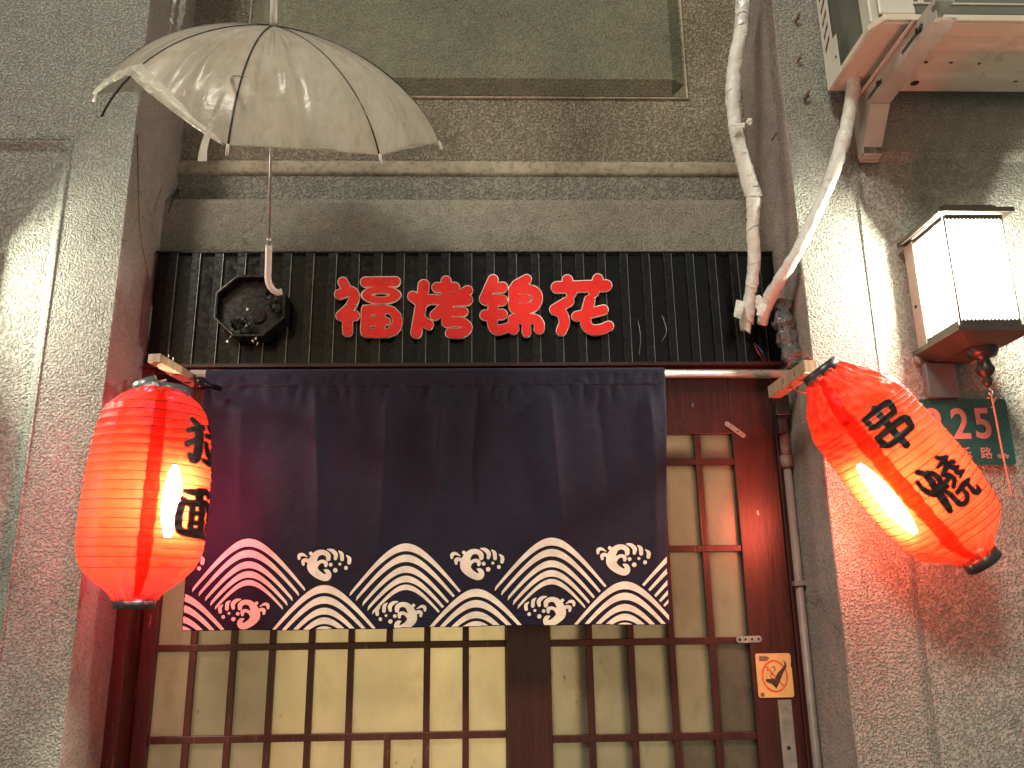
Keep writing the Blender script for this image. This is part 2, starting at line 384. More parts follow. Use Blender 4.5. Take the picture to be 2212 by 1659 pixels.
def sd_poly(X, Y, P):
    n = len(P); d = np.full(X.shape, 1e9); ins = np.zeros(X.shape, bool)
    for i in range(n):
        a, b = P[i], P[(i+1) % n]; dx, dy = b[0]-a[0], b[1]-a[1]
        t = np.clip(((X-a[0])*dx+(Y-a[1])*dy)/(dx*dx+dy*dy+1e-9), 0, 1)
        d = np.minimum(d, np.hypot(X-a[0]-dx*t, Y-a[1]-dy*t))
        c = ((a[1] > Y) != (b[1] > Y)) & (X < dx*(Y-a[1])/(dy if abs(dy) > 1e-9 else 1e-9)+a[0])
        ins ^= c
    return np.where(ins, d, -d)
def extrude_shape(mb, vs3, fs, back, mside):
    "front cap vs3/fs plus side walls displaced by back"
    b = len(mb.v); mb.add(vs3, fs, 0)
    from collections import Counter
    cnt = Counter(); dirn = {}
    for f in fs:
        for a, c in zip(f, f[1:]+f[:1]):
            k = (min(a, c), max(a, c)); cnt[k] += 1; dirn[k] = (a, c)
    E = [dirn[k] for k, n in cnt.items() if n == 1]; m = {}
    for a, c in E:
        for q in (a, c):
            if q not in m: m[q] = len(mb.v); mb.v.append(Vector(vs3[q])+Vector(back)); 
    for a, c in E: mb.f.append([b+c, b+a, m[a], m[c]]); mb.mi.append(mside); mb.sm.append(False)

# ------------------------------------------------------------------ ground
g = MB().box(-60, 60, -60, 60, -.2, 0).build('ground', M['earth']); tag(g, 'dark paved lane in front of the doorway', None, None, 'structure')

# ------------------------------------------------------------------ the house front
XL, XR = -.914, .814
house = thing('building', (0, 0, 0), 'old house front of grey stucco with raised panels framing the restaurant doorway', 'building')
def pier(xo, xi, pxo, pxi, pz1, pz0=.4, top=4.6):
    "front face with a sunk panel"
    s = 1 if xi > xo else -1; mb = MB(); dp, ch = .014, .020
    xs = [xo, pxo, pxo+s*ch, pxi-s*ch, pxi, xi]; zs = [0, pz0, pz0+ch, pz1-ch, pz1, top]
    ys = lambda i, j: dp if (2 <= i <= 3 and 2 <= j <= 3) else 0
    vs = [(xs[i], ys(i, j), zs[j]) for i in range(6) for j in range(6)]
    fs = [(i*6+j, (i+1)*6+j, (i+1)*6+j+1, i*6+j+1) for i in range(5) for j in range(5)]
    if s > 0: fs = [f[::-1] for f in fs]
    mb.add(vs, fs)
    for z, in ((pz1+.008,),): mb.tube([(pxo, .0005, z), (pxi, .0005, z)], .0028, 8)
    mb.tube([(pxi+s*.006, .0005, pz1+.008), (pxi+s*.006, .0005, pz0)], .0036, 10)
    mb.box(xo, xi-s*.012, .03, .6, 0, top); return mb
pier(-2.6, XL, -2.0, -1.076, 2.68).build('pier', M['pier'], house)
pier(2.6, XR, 2.0, .985, 2.66).build('pier', M['pier'], house)
def jamb(x, s):
    mb = MB(); n = 70
    prof = [(0, -.0), (.0, .004), (.002*1, .30), (.002, .6)]
    rows = []
    for k in range(n+1):
        z = 4.6*k/n*1.0
        j = noise.noise(Vector((x, 0, z*9)))*.0025+noise.noise(Vector((x, 5, z*30)))*.0015
        rows.append([(x, .0, z), (x+s*.002+j*.5, .004, z), (x+s*.002+j, .03, z), (x+s*.002+j*.5, .30, z), (x, .6, z)])
    vs = [p for r_ in rows for p in r_]
    fs = [(k*5+i, k*5+i+1, (k+1)*5+i+1, (k+1)*5+i) for k in range(n) for i in range(4)]
    return mb.add(vs, fs)
jamb(XL, 1).build('jamb', M['jamb'], house); jamb(XR, -1).build('jamb', M['jamb'], house)
YU, YB = .30, .225
zb0, zb1, zstep = at(900, 380, YU).z, at(900, 348, YU).z, at(900, 432, YB).z
MB().box(XL, XR, YU, .6, zb1, 4.6).build('upper_wall', M['pebble'], house)
MB().box(XL, XR, YU, .6, zstep-.05, zb0).build('frieze', M['fine'], house)
prof = [(0, .0), (.006, .003), (.0085, .012), (.008, .030), (.006, zb1-zb0-.004), (0, zb1-zb0)]
mb = MB(); NX = 60
for k in range(NX+1):
    x = XL+(XR-XL)*k/NX; w = 1+.25*noise.noise(Vector((x*6, 1, 1)))
    mb.v += [Vector((x, YU-a*w, zb0+b)) for a, b in prof]
for k in range(NX):
    for i in range(5): mb.f.append([k*6+i, k*6+i+1, k*6+7+i, k*6+6+i]); mb.mi.append(0); mb.sm.append(True)
mb.build('moulding', M['band'], house)
mb = MB(); pr = [(.6, zstep+.012), (YB+.03, zstep+.012), (YB+.006, zstep+.004), (YB, zstep-.012), (YB, 2.30), (.6, 2.30)]
vs = [(XL, a, b) for a, b in pr]+[(XR, a, b) for a, b in pr]; fs = [(i, (i+1) % 6, (i+1) % 6+6, i+6) for i in range(6)]
mb.add(vs, fs).build('lintel', M['wall'], house)
# raised panel above
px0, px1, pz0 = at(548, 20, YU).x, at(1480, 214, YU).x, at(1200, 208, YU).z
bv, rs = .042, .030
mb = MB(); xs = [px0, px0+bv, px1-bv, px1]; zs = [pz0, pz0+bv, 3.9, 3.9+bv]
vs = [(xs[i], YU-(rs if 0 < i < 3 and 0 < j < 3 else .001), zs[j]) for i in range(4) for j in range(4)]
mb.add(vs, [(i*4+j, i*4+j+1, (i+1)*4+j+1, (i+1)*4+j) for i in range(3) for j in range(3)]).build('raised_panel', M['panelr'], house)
mb = MB()
mb.tube([(px0-.008, YU-.001, 4.0), (px0-.008, YU-.001, pz0-.008), (px1+.008, YU-.001, pz0-.008), (px1+.008, YU-.001, 4.0)], .0055, 8)
mb.build('panel_bead', M['band'], house)
for a, b in ((at(383, 415, .2), 0),):
    mb = MB(); mb.tube([a+Vector((.006, -.01, 0)), a+Vector((.0, -.025, -.03)), a+Vector((.003, -.05, -.09))], [.006, .003, .002], 6); mb.build('dark_sliver', M['wire_k'], house)  # short dark sliver on the left jamb by the lintel step
# room behind the doors
room = MB()
room.add([(-1.2, .45, 0), (1.2, .45, 0), (1.2, 3, 0), (-1.2, 3, 0), (-1.2, .45, 2.5), (1.2, .45, 2.5), (1.2, 3, 2.5), (-1.2, 3, 2.5)],
         [(3, 2, 1, 0), (4, 5, 6, 7), (0, 4, 7, 3), (1, 2, 6, 5), (2, 3, 7, 6)])
room = room.build('room_lining', M['room'], house)
al = bpy.data.lights.new('room_light', 'AREA'); al.shape = 'RECTANGLE'; al.size = .35; al.size_y = .35; al.energy = 10; al.color = (1, .90, .66)
ao = bpy.data.objects.new('room_light', al); COL.objects.link(ao); ao.location = (.02, 1.45, 1.5); ao.rotation_euler = (R(90), 0, R(180))
ao.rotation_euler = Vector((0, -1, -.08)).to_track_quat('-Z', 'Y').to_euler()

# ------------------------------------------------------------------ sliding doors
YD = .245                                     # front face of the right leaf
frame = thing('door_frame', (-.05, .25, 0), 'dark red timber frame around the two sliding doors', 'door frame')
zhead = at(1550, 822, YD).z
MB().box(XL, XL+.034, .20, .40, 0, 2.13).build('post', M['wood2'], frame, .002)
MB().box(XR-.028, XR, .235, .40, 0, 2.13).build('post', M['wood'], frame, .002)
MB().box(XL+.034, XR-.028, .205, .40, zhead+.012, 2.122).build('head', M['wood'], frame, .002)
def stick_box(x0, x1, y0, y1, z0, z1): return MB().box(x0, x1, y0, y1, z0, z1)
def leaf(root, x0, x1, y, ztop, stl, str_, toprail, cols, rails, skip, panes, wm, mw=.0165, rw=.017, dp=.03):
    xa, xb = x0+stl, x1-str_
    stick_box(x0, xa, y, y+dp, .05, ztop).build('stile', wm, root, .002)
    stick_box(xb, x1, y, y+dp, .05, ztop).build('stile', wm, root, .002)
    zt = ztop-toprail
    stick_box(xa, xb, y+.001, y+dp-.001, zt, ztop).build('top_rail', wm, root, .0015)
    stick_box(xa, xb, y+.001, y+dp-.001, .05, .35).build('bottom_rail', wm, root, .0015)
    zs = [zt]+[z for z in rails]+[.35]
    for z in rails: stick_box(xa, xb, y+.003, y+.018, z-rw/2, z+rw/2).build('rail', wm, root, .0012)
    for r_ in range(len(zs)-1):
        zu = zs[r_]-(rw/2 if r_ > 0 else 0); zl = zs[r_+1]+(rw/2 if r_ < len(zs)-2 else 0)
        cs = [c for i, c in enumerate(cols) if (r_, i) not in skip]
        for c in cs: stick_box(c-mw/2, c+mw/2, y+.0045, y+.017, zl, zu).build('muntin', wm, root, .001)
        ed = [xa]+cs+[xb]
        for i in range(len(ed)-1):
            a = ed[i]+(mw/2 if i else 0); b = ed[i+1]-(mw/2 if i < len(ed)-2 else 0)
            tl = random.uniform(-.0006, .0006)
            mb = MB(); mb.box(a-.002, b+.002, y+.0195+tl, y+.0225+tl, zl-.002, zu+.002)
            mb.build('pane', panes(r_, i, (a+b)/2), root)
# right leaf, in front
cR = [at(x, 1498, YD).x for x in (1277.5, 1369, 1459, 1547)]
zR = [at(1500, 997, YD).z, at(1500, 1185, YD).z, at(1500, 1385, YD).z, at(1500, 1592, YD).z]; dz = zR[2]-zR[3]
zR += [zR[3]-dz*k for k in (1, 2, 3, 4)]
xr0, xr1 = at(1096, 1500, YD).x, .786
rd = thing('sliding_door', (xr0, YD, 0), 'right sliding door with greenish frosted panes and the steel lock plate', 'door')
def prt(r_, i, x):
    if r_ >= 3 and i == 4: return M['pane4']
    if r_ >= 3 and i == 3: return M['pane4'] if r_ > 3 else M['pane3']
    return M['pane3']
ztopR = zhead+.006
leaf(rd, xr0, xr1, YD, ztopR, at(1192, 1500, YD).x-xr0, xr1-at(1629, 1500, YD).x, ztopR-at(1520, 937, YD).z, cR, zR, set(), prt, M['wood'])
# unseen bars and rail added behind the right leaf to darken its panes
for c_ in cR+[at(1629, 1500, YD).x]: MB().box(c_-.040, c_-.012, YD+.075, YD+.085, .1, ztopR-.15).build('shade_bar', M['wood'], rd)
for z_ in (zR[0]+.02,): MB().box(cR[0]-.1, xr1-.06, YD+.086, YD+.095, z_-.05, z_-.012).build('shade_rail', M['wood'], rd)
# left leaf, behind
YL = YD+.036
cL = [at(x, 1500, YL).x for x in (407, 495.6, 581, 667, 754, 838, 921, 1005.7)]
zL = [at(700, 997, YL).z, at(700, 1185, YL).z, at(700, 1396, YL).z, at(700, 1594, YL).z]; dz = zL[2]-zL[3]
zL += [zL[3]-dz*k for k in (1, 2, 3, 4)]
xl0 = XL+.036; xl1 = at(1192, 1500, YD).x-.004
ld = thing('sliding_door', (xl0, YL, 0), 'left sliding door with warm cream panes, one pane double width', 'door')
def plt(r_, i, x): return M['pane2'] if i < 3 else M['pane1']
leaf(ld, xl0, xl1, YL, ztopR, at(326, 1500, YL).x-xl0, xl1-at(1092, 1500, YL).x, ztopR-at(1520, 937, YL).z, cL, zL, {(3, 5)}, plt, M['wood2'])
# hardware on the right leaf
def slotplate(cx, cz, L, w, ang, y, holes, mat, name, parent, th=.0025):
    X, Y, GX, GY = grid(-L/2-.002, L/2+.002, -w/2-.002, w/2+.002, w/24)
    V = np.minimum(w/2-np.abs(GY), L/2-np.abs(GX))
    e = L/2-w/2; V = w/2-np.hypot(np.maximum(np.abs(GX)-e, 0), GY)
    for hx, hr in holes: V = np.minimum(V, np.hypot(GX-hx, GY)-hr)
    vs, fs = march(V, X, Y); c, s = math.cos(ang), math.sin(ang)
    v3 = [(cx+a*c-b*s, y, cz+a*s+b*c) for a, b in vs]
    mb = MB(); extrude_shape(mb, v3, fs, (0, th, 0), 0); o = mb.build(name, mat, parent)
    mb = MB()
    for hx, hr in holes: mb.tube([(cx+hx*c, y+.0004, cz+hx*s), (cx+hx*c, y+th, cz+hx*s)], hr*.8, 10)
    mb.build('screw', M['dark'], o); return o
p = at(1618, 1381, YD-.004); slotplate(p.x, p.z, .066, .0165, R(1), YD-.004, [(-.024, .0035), (-.009, .003), (.008, .003), (.025, .003)], M['steel'], 'latch_strip', rd)
p = at(1588, 928, YD-.004); slotplate(p.x, p.z, .066, .0135, R(-38), YD-.004, [(-.015, .002), (.008, .0025), (.022, .002)], M['plate'], 'latch_strip', rd)
# recessed pull with lock
p0, p1 = at(1680, 1512, YD-.005), at(1725, 1660, YD-.005); LX0, LX1, LZ1, LZ0 = p0.x, p0.x+.034, p0.z, p0.z-.162
X, Y, GX, GY = grid(LX0, LX1, LZ0, LZ1, .001)
cxl = (LX0+LX1)/2
V = np.minimum(np.minimum(GX-LX0, LX1-GX), np.minimum(GY-LZ0, LZ1-GY))+1e-5
V = np.minimum(V, np.hypot(GX-cxl-.001, np.maximum(np.abs(GY-(LZ1-.056))-.026, 0))-.0095)
V = np.minimum(V, np.hypot(GX-cxl, GY-(LZ1-.112))-.005)
vs, fs = march(V, X, Y); mb = MB(); extrude_shape(mb, [(a, YD-.005, b) for a, b in vs], fs, (0, .0045, 0), 0); lp = mb.build('lock_plate', M['plate'], rd)
MB().box(LX0+.004, LX1-.004, YD-.0035, YD-.001, LZ1-.1, LZ1-.01).build('finger_recess', M['plate'], lp)
MB().box(cxl-.007, cxl+.007, YD-.003, YD-.001, LZ1-.12, LZ1-.104).build('keyhole', M['dark'], lp)
for (a, b) in ((1637, 1108), (1496, 875)):
    q = at(a, b, YD-.001); mb = MB(); mb.add([(q.x-.002, q.y, q.z+.007), (q.x+.0025, q.y, q.z+.005), (q.x+.003, q.y, q.z-.004), (q.x, q.y, q.z-.008), (q.x-.003, q.y, q.z)], [(0, 1, 2, 3, 4)]); mb.build('paint_chip', M['ring_pale'], rd, 0, .0008)

# no smoking plate
nsd = thing('no_smoking_plate', at(1675, 1500, YD), 'yellowed square plate with faded orange prohibition ring on the right stile', 'sign')
P0, P1 = at(1631, 1412, YD-.004), at(1716, 1506, YD-.004); w, h = P1.x-P0.x, P0.z-P1.z
X, Y, GX, GY = grid(-.02, 1.02, -.02, 1.02, .01)
V = .06-np.hypot(np.maximum(np.abs(GX-.5)-.44, 0), np.maximum(np.abs(GY-.5)-.44, 0))
V = np.minimum(V, np.hypot((GX-1.02)*1.3, (GY-.27)*.6)-.05)
vs, fs = march(V, X, Y); mb = MB(); y = YD-.0045
extrude_shape(mb, [(P0.x+a*w, y, P0.z-b*h) for a, b in vs], fs, (0, .004, 0), 0); mb.build('plate', M['amber'], nsd)
def nsp(V, name, m, dy):
    vs, fs = march(V, X, Y); mb = MB(); mb.add([(P0.x+a*w, y-dy, P0.z-b*h) for a, b in vs], fs); return mb.build(name, m, nsd)
X, Y, GX, GY = grid(0, 1, 0, 1, .008)
rr = np.hypot(GX-.50, GY-.52); ringV = .025-np.abs(rr-.345)
bar = .022-np.abs((GX-.5)-(GY-.52))/1.414; bar = np.minimum(bar, .34-rr)
nsp(np.maximum(ringV, bar), 'prohibition_ring', M['ringorange'], .0003)
leg_ = strokes(GX, GY, [([(.79, .17), (.83, .28), (.72, .40), (.62, .52), (.52, .68)], [.008, .03, .045, .07, .07])])
boot = sd_poly(GX, GY, [(.24, .58), (.50, .58), (.56, .52), (.62, .64), (.52, .80), (.40, .70), (.24, .64)])
curls = strokes(GX, GY, [([(.44, .31), (.50, .31), (.53, .36), (.50, .40)], [.01]*4), ([(.44, .46), (.38, .50), (.40, .56), (.46, .57)], [.008]*4), ([(.31, .38), (.315, .385)], .015)])
nsp(np.maximum(np.maximum(leg_, boot), curls), 'cigarette_print', M['printbrown'], .0006)
for pg in ([(.10, .06), (.30, .06), (.40, .10), (.30, .17), (.10, .17)], [(.06, .89), (.16, .89), (.16, .97), (.06, .97)]): nsp(sd_poly(GX, GY, pg), 'faded_print', M['printfade'], .0009)

# ------------------------------------------------------------------ sign board
YS = .186
sg = thing('signboard', (-.04, .2, 2.13), 'black slatted signboard with four red characters above the doorway', 'sign')
zs1, zs0 = 2.452, 2.132
MB().box(XL+.012, XR+.002-.004, YS+.010, YS+.034, zs0, zs1).build('backboard', M['black'], sg)
MB().box(XL+.010, XR-.004, YS-.001, YS+.0095, zs1, zs1+.004).build('top_edge', M['slat'], sg)
MB().box(XL+.010, XR-.004, YS-.006, YS+.034, zs0-.010, zs0-.001).build('bottom_edge', M['wood'], sg)
k = 0; x = -.868
while x < XR-.02:
    wv = .022 if x < .30 else .0205
    o = MB().box(x, x+wv, YS, YS+.0098, zs0, zs1-.001).build('slat', M['slat'], sg, .0012)
    MB().box(x+wv+.0003, x+wv+.0016, YS+.001, YS+.0098, zs0, zs1-.002).build('edge_line', M['edge'], o)  # thin pale strip along each slat's right edge
    x += .0622
CH = {}
CH['a'] = [([(340, 205), (385, 290)], 62), ([(292, 370), (420, 330), (480, 350), (495, 420), (430, 550), (312, 655)], [62, 62, 64, 66, 66, 62]), ([(312, 660), (500, 655)], 63), ([(400, 640), (406, 872)], [70, 66]), ([(640, 205), (1045, 200)], 64)]
CH['b'] = [([(1277, 398), (1385, 480)], 66), ([(1425, 248), (1395, 470), (1325, 885)], [73, 72, 72]), ([(1400, 500), (1505, 440), (1730, 450)], [64, 62, 66]), ([(1370, 700), (1488, 778)], [60, 65]),
    ([(1600, 278), (1840, 276)], 64), ([(1724, 192), (1724, 500)], 65), ([(2012, 322), (1800, 460), (1576, 650)], [66, 70, 66]), ([(1750, 462), (2012, 448)], 66), ([(1730, 560), (1735, 740)], 66),
    ([(1740, 606), (1958, 604)], 58), ([(1735, 745), (1850, 738), (1950, 750), (2008, 812), (1960, 875), (1880, 893), (1780, 890)], [66, 60, 60, 64, 64, 64, 62])]
CH['c'] = [([(312, 175), (200, 430)], [66, 70]), ([(262, 290), (440, 277)], 68), ([(205, 440), (435, 450)], [70, 70]), ([(315, 450), (305, 720)], 66), ([(205, 650), (432, 637)], 68), ([(300, 690), (310, 790), (360, 848), (450, 835), (530, 812), (592, 838)], [64, 64, 62, 62, 62, 66]),
    ([(762, 170), (625, 245)], 63), ([(590, 300), (760, 300), (880, 345), (904, 440), (850, 535), (720, 562), (600, 555), (590, 430), (590, 300)], 66), ([(600, 430), (757, 430)], 55),
    ([(584, 705), (590, 840)], [67, 66]), ([(584, 700), (850, 698), (925, 755), (930, 835)], [62, 62, 64, 66]), ([(745, 590), (752, 720), (763, 885)], [54, 56, 57])]
CH['d'] = [([(1166, 275), (1828, 252)], 73), ([(1308, 176), (1362, 350)], 66), ([(1716, 164), (1662, 340)], 66), ([(1328, 462), (1140, 572)], 67), ([(1145, 572), (1230, 620), (1268, 740), (1228, 858)], [66, 66, 68, 66]),
    ([(1606, 450), (1552, 690), (1575, 800), (1660, 848), (1760, 838), (1862, 795)], [70, 70, 68, 66, 66, 64]), ([(1432, 665), (1790, 578)], 63)]
for key, ox, box in (('a', 685.7, (215, 1150)), ('b', 685.7, (1195, 2095)), ('c', 1014.8, (120, 1010)), ('d', 1014.8, (1060, 1940))):
    X, Y, GX, GY = grid(box[0], box[1], 85, 970, 8)
    V = strokes(GX, GY, CH[key])
    if key == 'a':
        el = (1-np.hypot((GX-855)/256, (GY-380)/117))*117; hole = (np.hypot((GX-850)/124, (GY-380)/26)-1)*26
        V = np.maximum(V, np.minimum(el, hole))
        fld = sd_poly(GX, GY, [(612, 520), (700, 513), (900, 510), (1030, 545), (1110, 630), (1138, 740), (1120, 830), (1060, 900), (950, 945), (800, 952), (640, 945), (592, 915), (580, 860), (585, 700), (592, 560)])
        for a0, b0, a1, b1 in ((716, 642, 782, 674), (704, 793, 772, 828)): fld = np.minimum(fld, -np.minimum(np.minimum(GX-a0, a1-GX), np.minimum(GY-b0, b1-GY)))
        dd = sd_poly(GX, GY, [(905, 618), (960, 628), (1003, 680), (1008, 730), (985, 790), (950, 825), (903, 842)])
        dd = np.minimum(dd, np.hypot(GX-925, GY-730)-50); dd = np.minimum(dd, np.maximum(GX-908, 0)-1e-3)
        V = np.maximum(V, np.minimum(fld, -dd))
        V = np.where(np.abs(GY-506) < 5, np.minimum(V, np.abs(GY-506)-6), V)
    vs, fs = march(V, X, Y); mb = MB()
    v3 = [tuple(at(ox+.1612*a, 576+.1612*b, YS-.016)) for a, b in vs]
    extrude_shape(mb, v3, fs, (0, .011, 0), 1); o = mb.build('character', [M['red'], M['white']], sg)
    vs, fs = march(V+9, X, Y); mb = MB(); extrude_shape(mb, [tuple(at(ox+.1612*a, 576+.1612*b, YS-.0045)) for a, b in vs], fs, (0, .0035, 0), 0); mb.build('backing', M['white'], o)
# stray wires on the board
for (a, b, c) in (((1378, 690), (1384, 730), (1380, 770)), ((1430, 680), (1440, 715), (1428, 740))):
    MB().tube(bez([at(*a, YS-.004), at(*b, YS-.012), at(*c, YS-.003)], 5), .0008, 5).build('stray_wire', M['edge'], sg)

# ------------------------------------------------------------------ octagonal vent
c = at(541, 661, .13); RV = .099
vent = thing('octagonal_vent', c, 'black octagonal vent hood with torn glossy film, fixed on the left of the slatted sign', 'vent')
def octo(r, y, cx=c.x, cz=c.z, n=8): return [(cx+r*math.cos(R(22.5+45*i)), y, cz+r*.93*math.sin(R(22.5+45*i))) for i in range(n)]
mb = MB(); a, b, d, e = octo(RV, YS-.002), octo(RV, .125), octo(RV*.94, .125), octo(RV*.90, .150)
mb.add(a+b+d+e, [(i+8*q, (i+1) % 8+8*q, (i+1) % 8+8*(q+1), i+8*(q+1)) for q in range(3) for i in range(8)]+[tuple(24+i for i in range(8))])
mb.build('hood', M['blackplastic'], vent)
mb = MB(); rimp = octo(RV*.985, .1235); mb.tube([rimp[i % 8] for i in range(2, 6)], .0013, 6); mb.build('rim', M['plate'], vent)
mb = MB(); mb.tube([(c.x+.018, .149, c.z-.022), (c.x+.018, .143, c.z-.022)], .019, 24); mb.build('hub', M['slat'], vent)
for i in range(4):
    an = R(random.choice([215, 235, 262, 285, 300, 20, 345, 200, 270])+random.uniform(-9, 9)); rr_ = RV*random.uniform(.45, .98); cx, cz = c.x+rr_*math.cos(an), c.z+rr_*.93*math.sin(an)
    mb = MB(); g_ = [[Vector((cx+(i_-2)*.007+random.uniform(-.003, .003), .120+random.uniform(-.006, .005), cz-(j_-1.5)*.010+random.uniform(-.003, .003))) for i_ in range(5)] for j_ in range(4)]
    mb.add([p for q in g_ for p in q], [(j_*5+i_, j_*5+i_+1, j_*5+i_+6, j_*5+i_+5) for j_ in range(3) for i_ in range(4)]); mb.build('torn_film', M['blackplastic'], vent)
mb = MB()
for (dx, dz) in ((490, 737), (497, 728), (546, 738), (551, 730), (535, 668), (555, 742)):
    q = at(dx, dz, .110); mb.add([q+Vector((random.uniform(-.004, .004), random.uniform(-.003, .003), s_*.005)) for s_ in (-1, 0, 1)]+[q+Vector((.004, -.002, .001))], [(0, 1, 2), (1, 3, 2)])
mb.build('glint_sliver', M['chrome'], vent)['kind'] = 'stuff'  # bright slivers put in for the reflections on the glossy film

# ------------------------------------------------------------------ curtain on its pole
YC = .085; ZP = 2.073
rod = MB(); rod.tube([(-.742, YC, ZP+.003), (.79, YC, ZP-.004)], .0105, 16)
tag(rod.build('curtain_pole', M['chrome']), 'steel tube spanning the doorway that carries the navy curtain', 'pole')
cx0, cx1, cz1, cz0 = at(445, 800, .075).x, at(1433, 800, .075).x, ZP+.0135, at(900, 1356, .075).z
FOLDS = [(at(680, 1000, .07).x, .010, .022), (at(820, 1000, .07).x, .011, .03), (at(945, 1000, .07).x, .010, .026), (at(1040, 1000, .07).x, -.007, .035), (at(1205, 1000, .07).x, .013, .026), (at(1300, 1000, .07).x, -.007, .04), (at(1400, 1000, .07).x, .010, .03), (at(530, 1000, .07).x, .007, .05)]
def drape(x, z):
    v = (cz1-z)/(cz1-cz0); h = max(0, min(1, (v-.075)/.10))
    y = 0
    for fx, A, wd in FOLDS:
        xx = x+.015*math.sin(v*3+fx*9); d = abs(xx-fx)/wd
        y -= 1.9*A*math.exp(-(d*1.3)**1.1)*h*max(0, 1-1.0*v)
    y += .006*noise.noise(Vector((x*5, z*2.2, 3.1)))*h + .004*noise.noise(Vector((x*16, z*5, 1.7)))*h*(1.15-v)
    y += .0075*noise.noise(Vector((x*42, z*12, 9)))*math.exp(-((v-.085)/.06)**2)
    if v < .075:                                        # sleeve wrapped over the pole
        t = (cz1-z); y = YC - math.sqrt(max(0, .0135**2-(min(t, .0135)-.0135)**2)) - .0 + y*.5
        if t > .0135: y = YC-.0135+ (t-.0135)*.02 + .003*noise.noise(Vector((x*60, z*25, 2)))
        return y
    base = YC-.0122
    return base+y-.003*v
cur = thing('noren_curtain', (-.13, YC, cz0), 'navy cotton half curtain printed with cream waves across the doorway', 'curtain')
mb = MB(); nx, nz = 260, 170
def xedge(u, v):
    xl = cx0-.004*v+.003*math.sin(v*7); xr = cx1-.022*v+.004*math.sin(v*5+1); return xl+(xr-xl)*u
zb_ = lambda x: cz0+.0015*math.sin(x*7+1)+.0008*math.sin(x*31)
for j in range(nz+1):
    v = j/nz
    for i in range(nx+1):
        x = xedge(i/nx, v); z = cz1+(zb_(x)-cz1)*v; mb.v.append(Vector((x, drape(x, z), z)))
for j in range(nz):
    for i in range(nx): q = j*(nx+1)+i; mb.f.append([q, q+nx+1, q+nx+2, q+1]); mb.mi.append(0); mb.sm.append(True)
mb.build('cloth', M['navy'], cur, 0, .0008)
mb = MB(); zseam = cz1-.046
for zz in (zseam,): mb.tube([(xedge(i/120, .07), drape(xedge(i/120, .07), zz-.003)-.0012, zz) for i in range(2, 119)], .0009, 5)
for q, zz in ((0, 0),): mb.tube([(xedge(i/160, .96), drape(xedge(i/160, .96), zb_(xedge(i/160, .96))+.022)-.0011, zb_(xedge(i/160, .96))+.022) for i in range(1, 160)], .0006, 5)
mb.build('stitching', M['wire_k'], cur)
# wave print (drawn in the plane of the cloth, in units of photograph pixels / 2212)
st = 1.25
X, Y, GX, GY = grid(388, 1462, 1150, 1368, st)
V = np.full(GX.shape, -1e9)
PK = [(0, 90), (130, 85), (262, 78), (375, 75), (478, 62)]; AA = [300, 285, 262, 245, 225]; UE = [650, 575, 500, 440, 388]
def arch(cx, cy, s=.186, clip=True):
    global V
    U = np.abs(GX-cx)/s*1.0; H = (GY-cy)/s
    for (p_, th), a_, ue in zip(PK, AA, UE):
        hy = np.sqrt(U*U+a_*a_)-a_
        o_ = p_+1.37*hy; i_ = p_+th+(1.37-.12)*hy
        f = np.minimum(H-o_, i_-H)*.6
        if clip: f = np.minimum(f, ue+ (H-o_)*.25 - U)
        V = np.maximum(V, f*s)
for cx_, cy_ in ((538, 1164), (877.5, 1174), (1191, 1162)): arch(cx_, cy_)
arch(1500, 1166)
lowers = ((387, 1281), (701, 1264), (1029, 1272), (1350, 1256))
Vup = V.copy(); V = np.full(GX.shape, -1e9)
for cx_, cy_ in lowers: arch(cx_, cy_, .186, False)
mask = np.full(GX.shape, -1e9)                          # lower row hides the upper row's feet
for cx_, cy_ in lowers:
    U = np.abs(GX-cx_)/.186; mask = np.maximum(mask, (GY-cy_+7)/.186-1.37*(np.sqrt(U*U+300*300)-300))
near = np.stack([np.abs(GX-c_[0]) for c_ in lowers]).argmin(0)
Vl = np.full(GX.shape, -1e9)
for q, (cx_, cy_) in enumerate(lowers):
    V = np.full(GX.shape, -1e9); arch(cx_, cy_, .186, False); Vl = np.maximum(Vl, np.where(near == q, V, -1e9))
def crest(cx, cy, s, mir):
    L = [([(1397, 372), (1402, 335), (1440, 322), (1500, 352)], [16, 22, 18, 4]), ([(1450, 440), (1447, 402), (1480, 390), (1525, 410)], [17, 22, 22, 22]), ([(1540, 310), (1541, 311)], 22),
         ([(1748, 375), (1742, 330), (1690, 298), (1620, 312), (1572, 375), (1556, 435), (1560, 490), (1610, 550), (1680, 592), (1730, 595), (1752, 562), (1735, 525), (1700, 508)], [26, 30, 30, 35, 48, 58, 58, 48, 42, 40, 32, 26, 8]),
         ([(1718, 455), (1715, 420), (1670, 405), (1625, 430), (1595, 470)], [19, 24, 20, 22, 28]), ([(1738, 262), (1795, 278), (1836, 322), (1832, 372)], [7, 22, 26, 20]),
         ([(1870, 280), (1905, 315), (1912, 380)], [6, 22, 23]), ([(1962, 332), (1998, 370), (1995, 420)], [6, 22, 22]), ([(1775, 443), (1776, 444)], 23), ([(1885, 437), (1886, 437)], 18), ([(1830, 510), (1831, 511)], 27), ([(1957, 480), (1957, 485)], 22)]
    k_ = -1 if mir else 1
    return strokes(GX, GY, [([(cx+k_*(a-1700)*s, cy+(b-450)*s) for a, b in pts], [q*s for q in r] if hasattr(r, '__len__') else r*s) for pts, r in L])
Vc = np.full(GX.shape, -1e9)
for a, b in ((701, 1221), (1031, 1219), (1346, 1209), (384, 1222)): Vc = np.maximum(Vc, crest(a, b, .181, False))
for a, b in ((527, 1327), (866, 1332), (1187, 1321)): Vc = np.maximum(Vc, crest(a, b, .172, True))
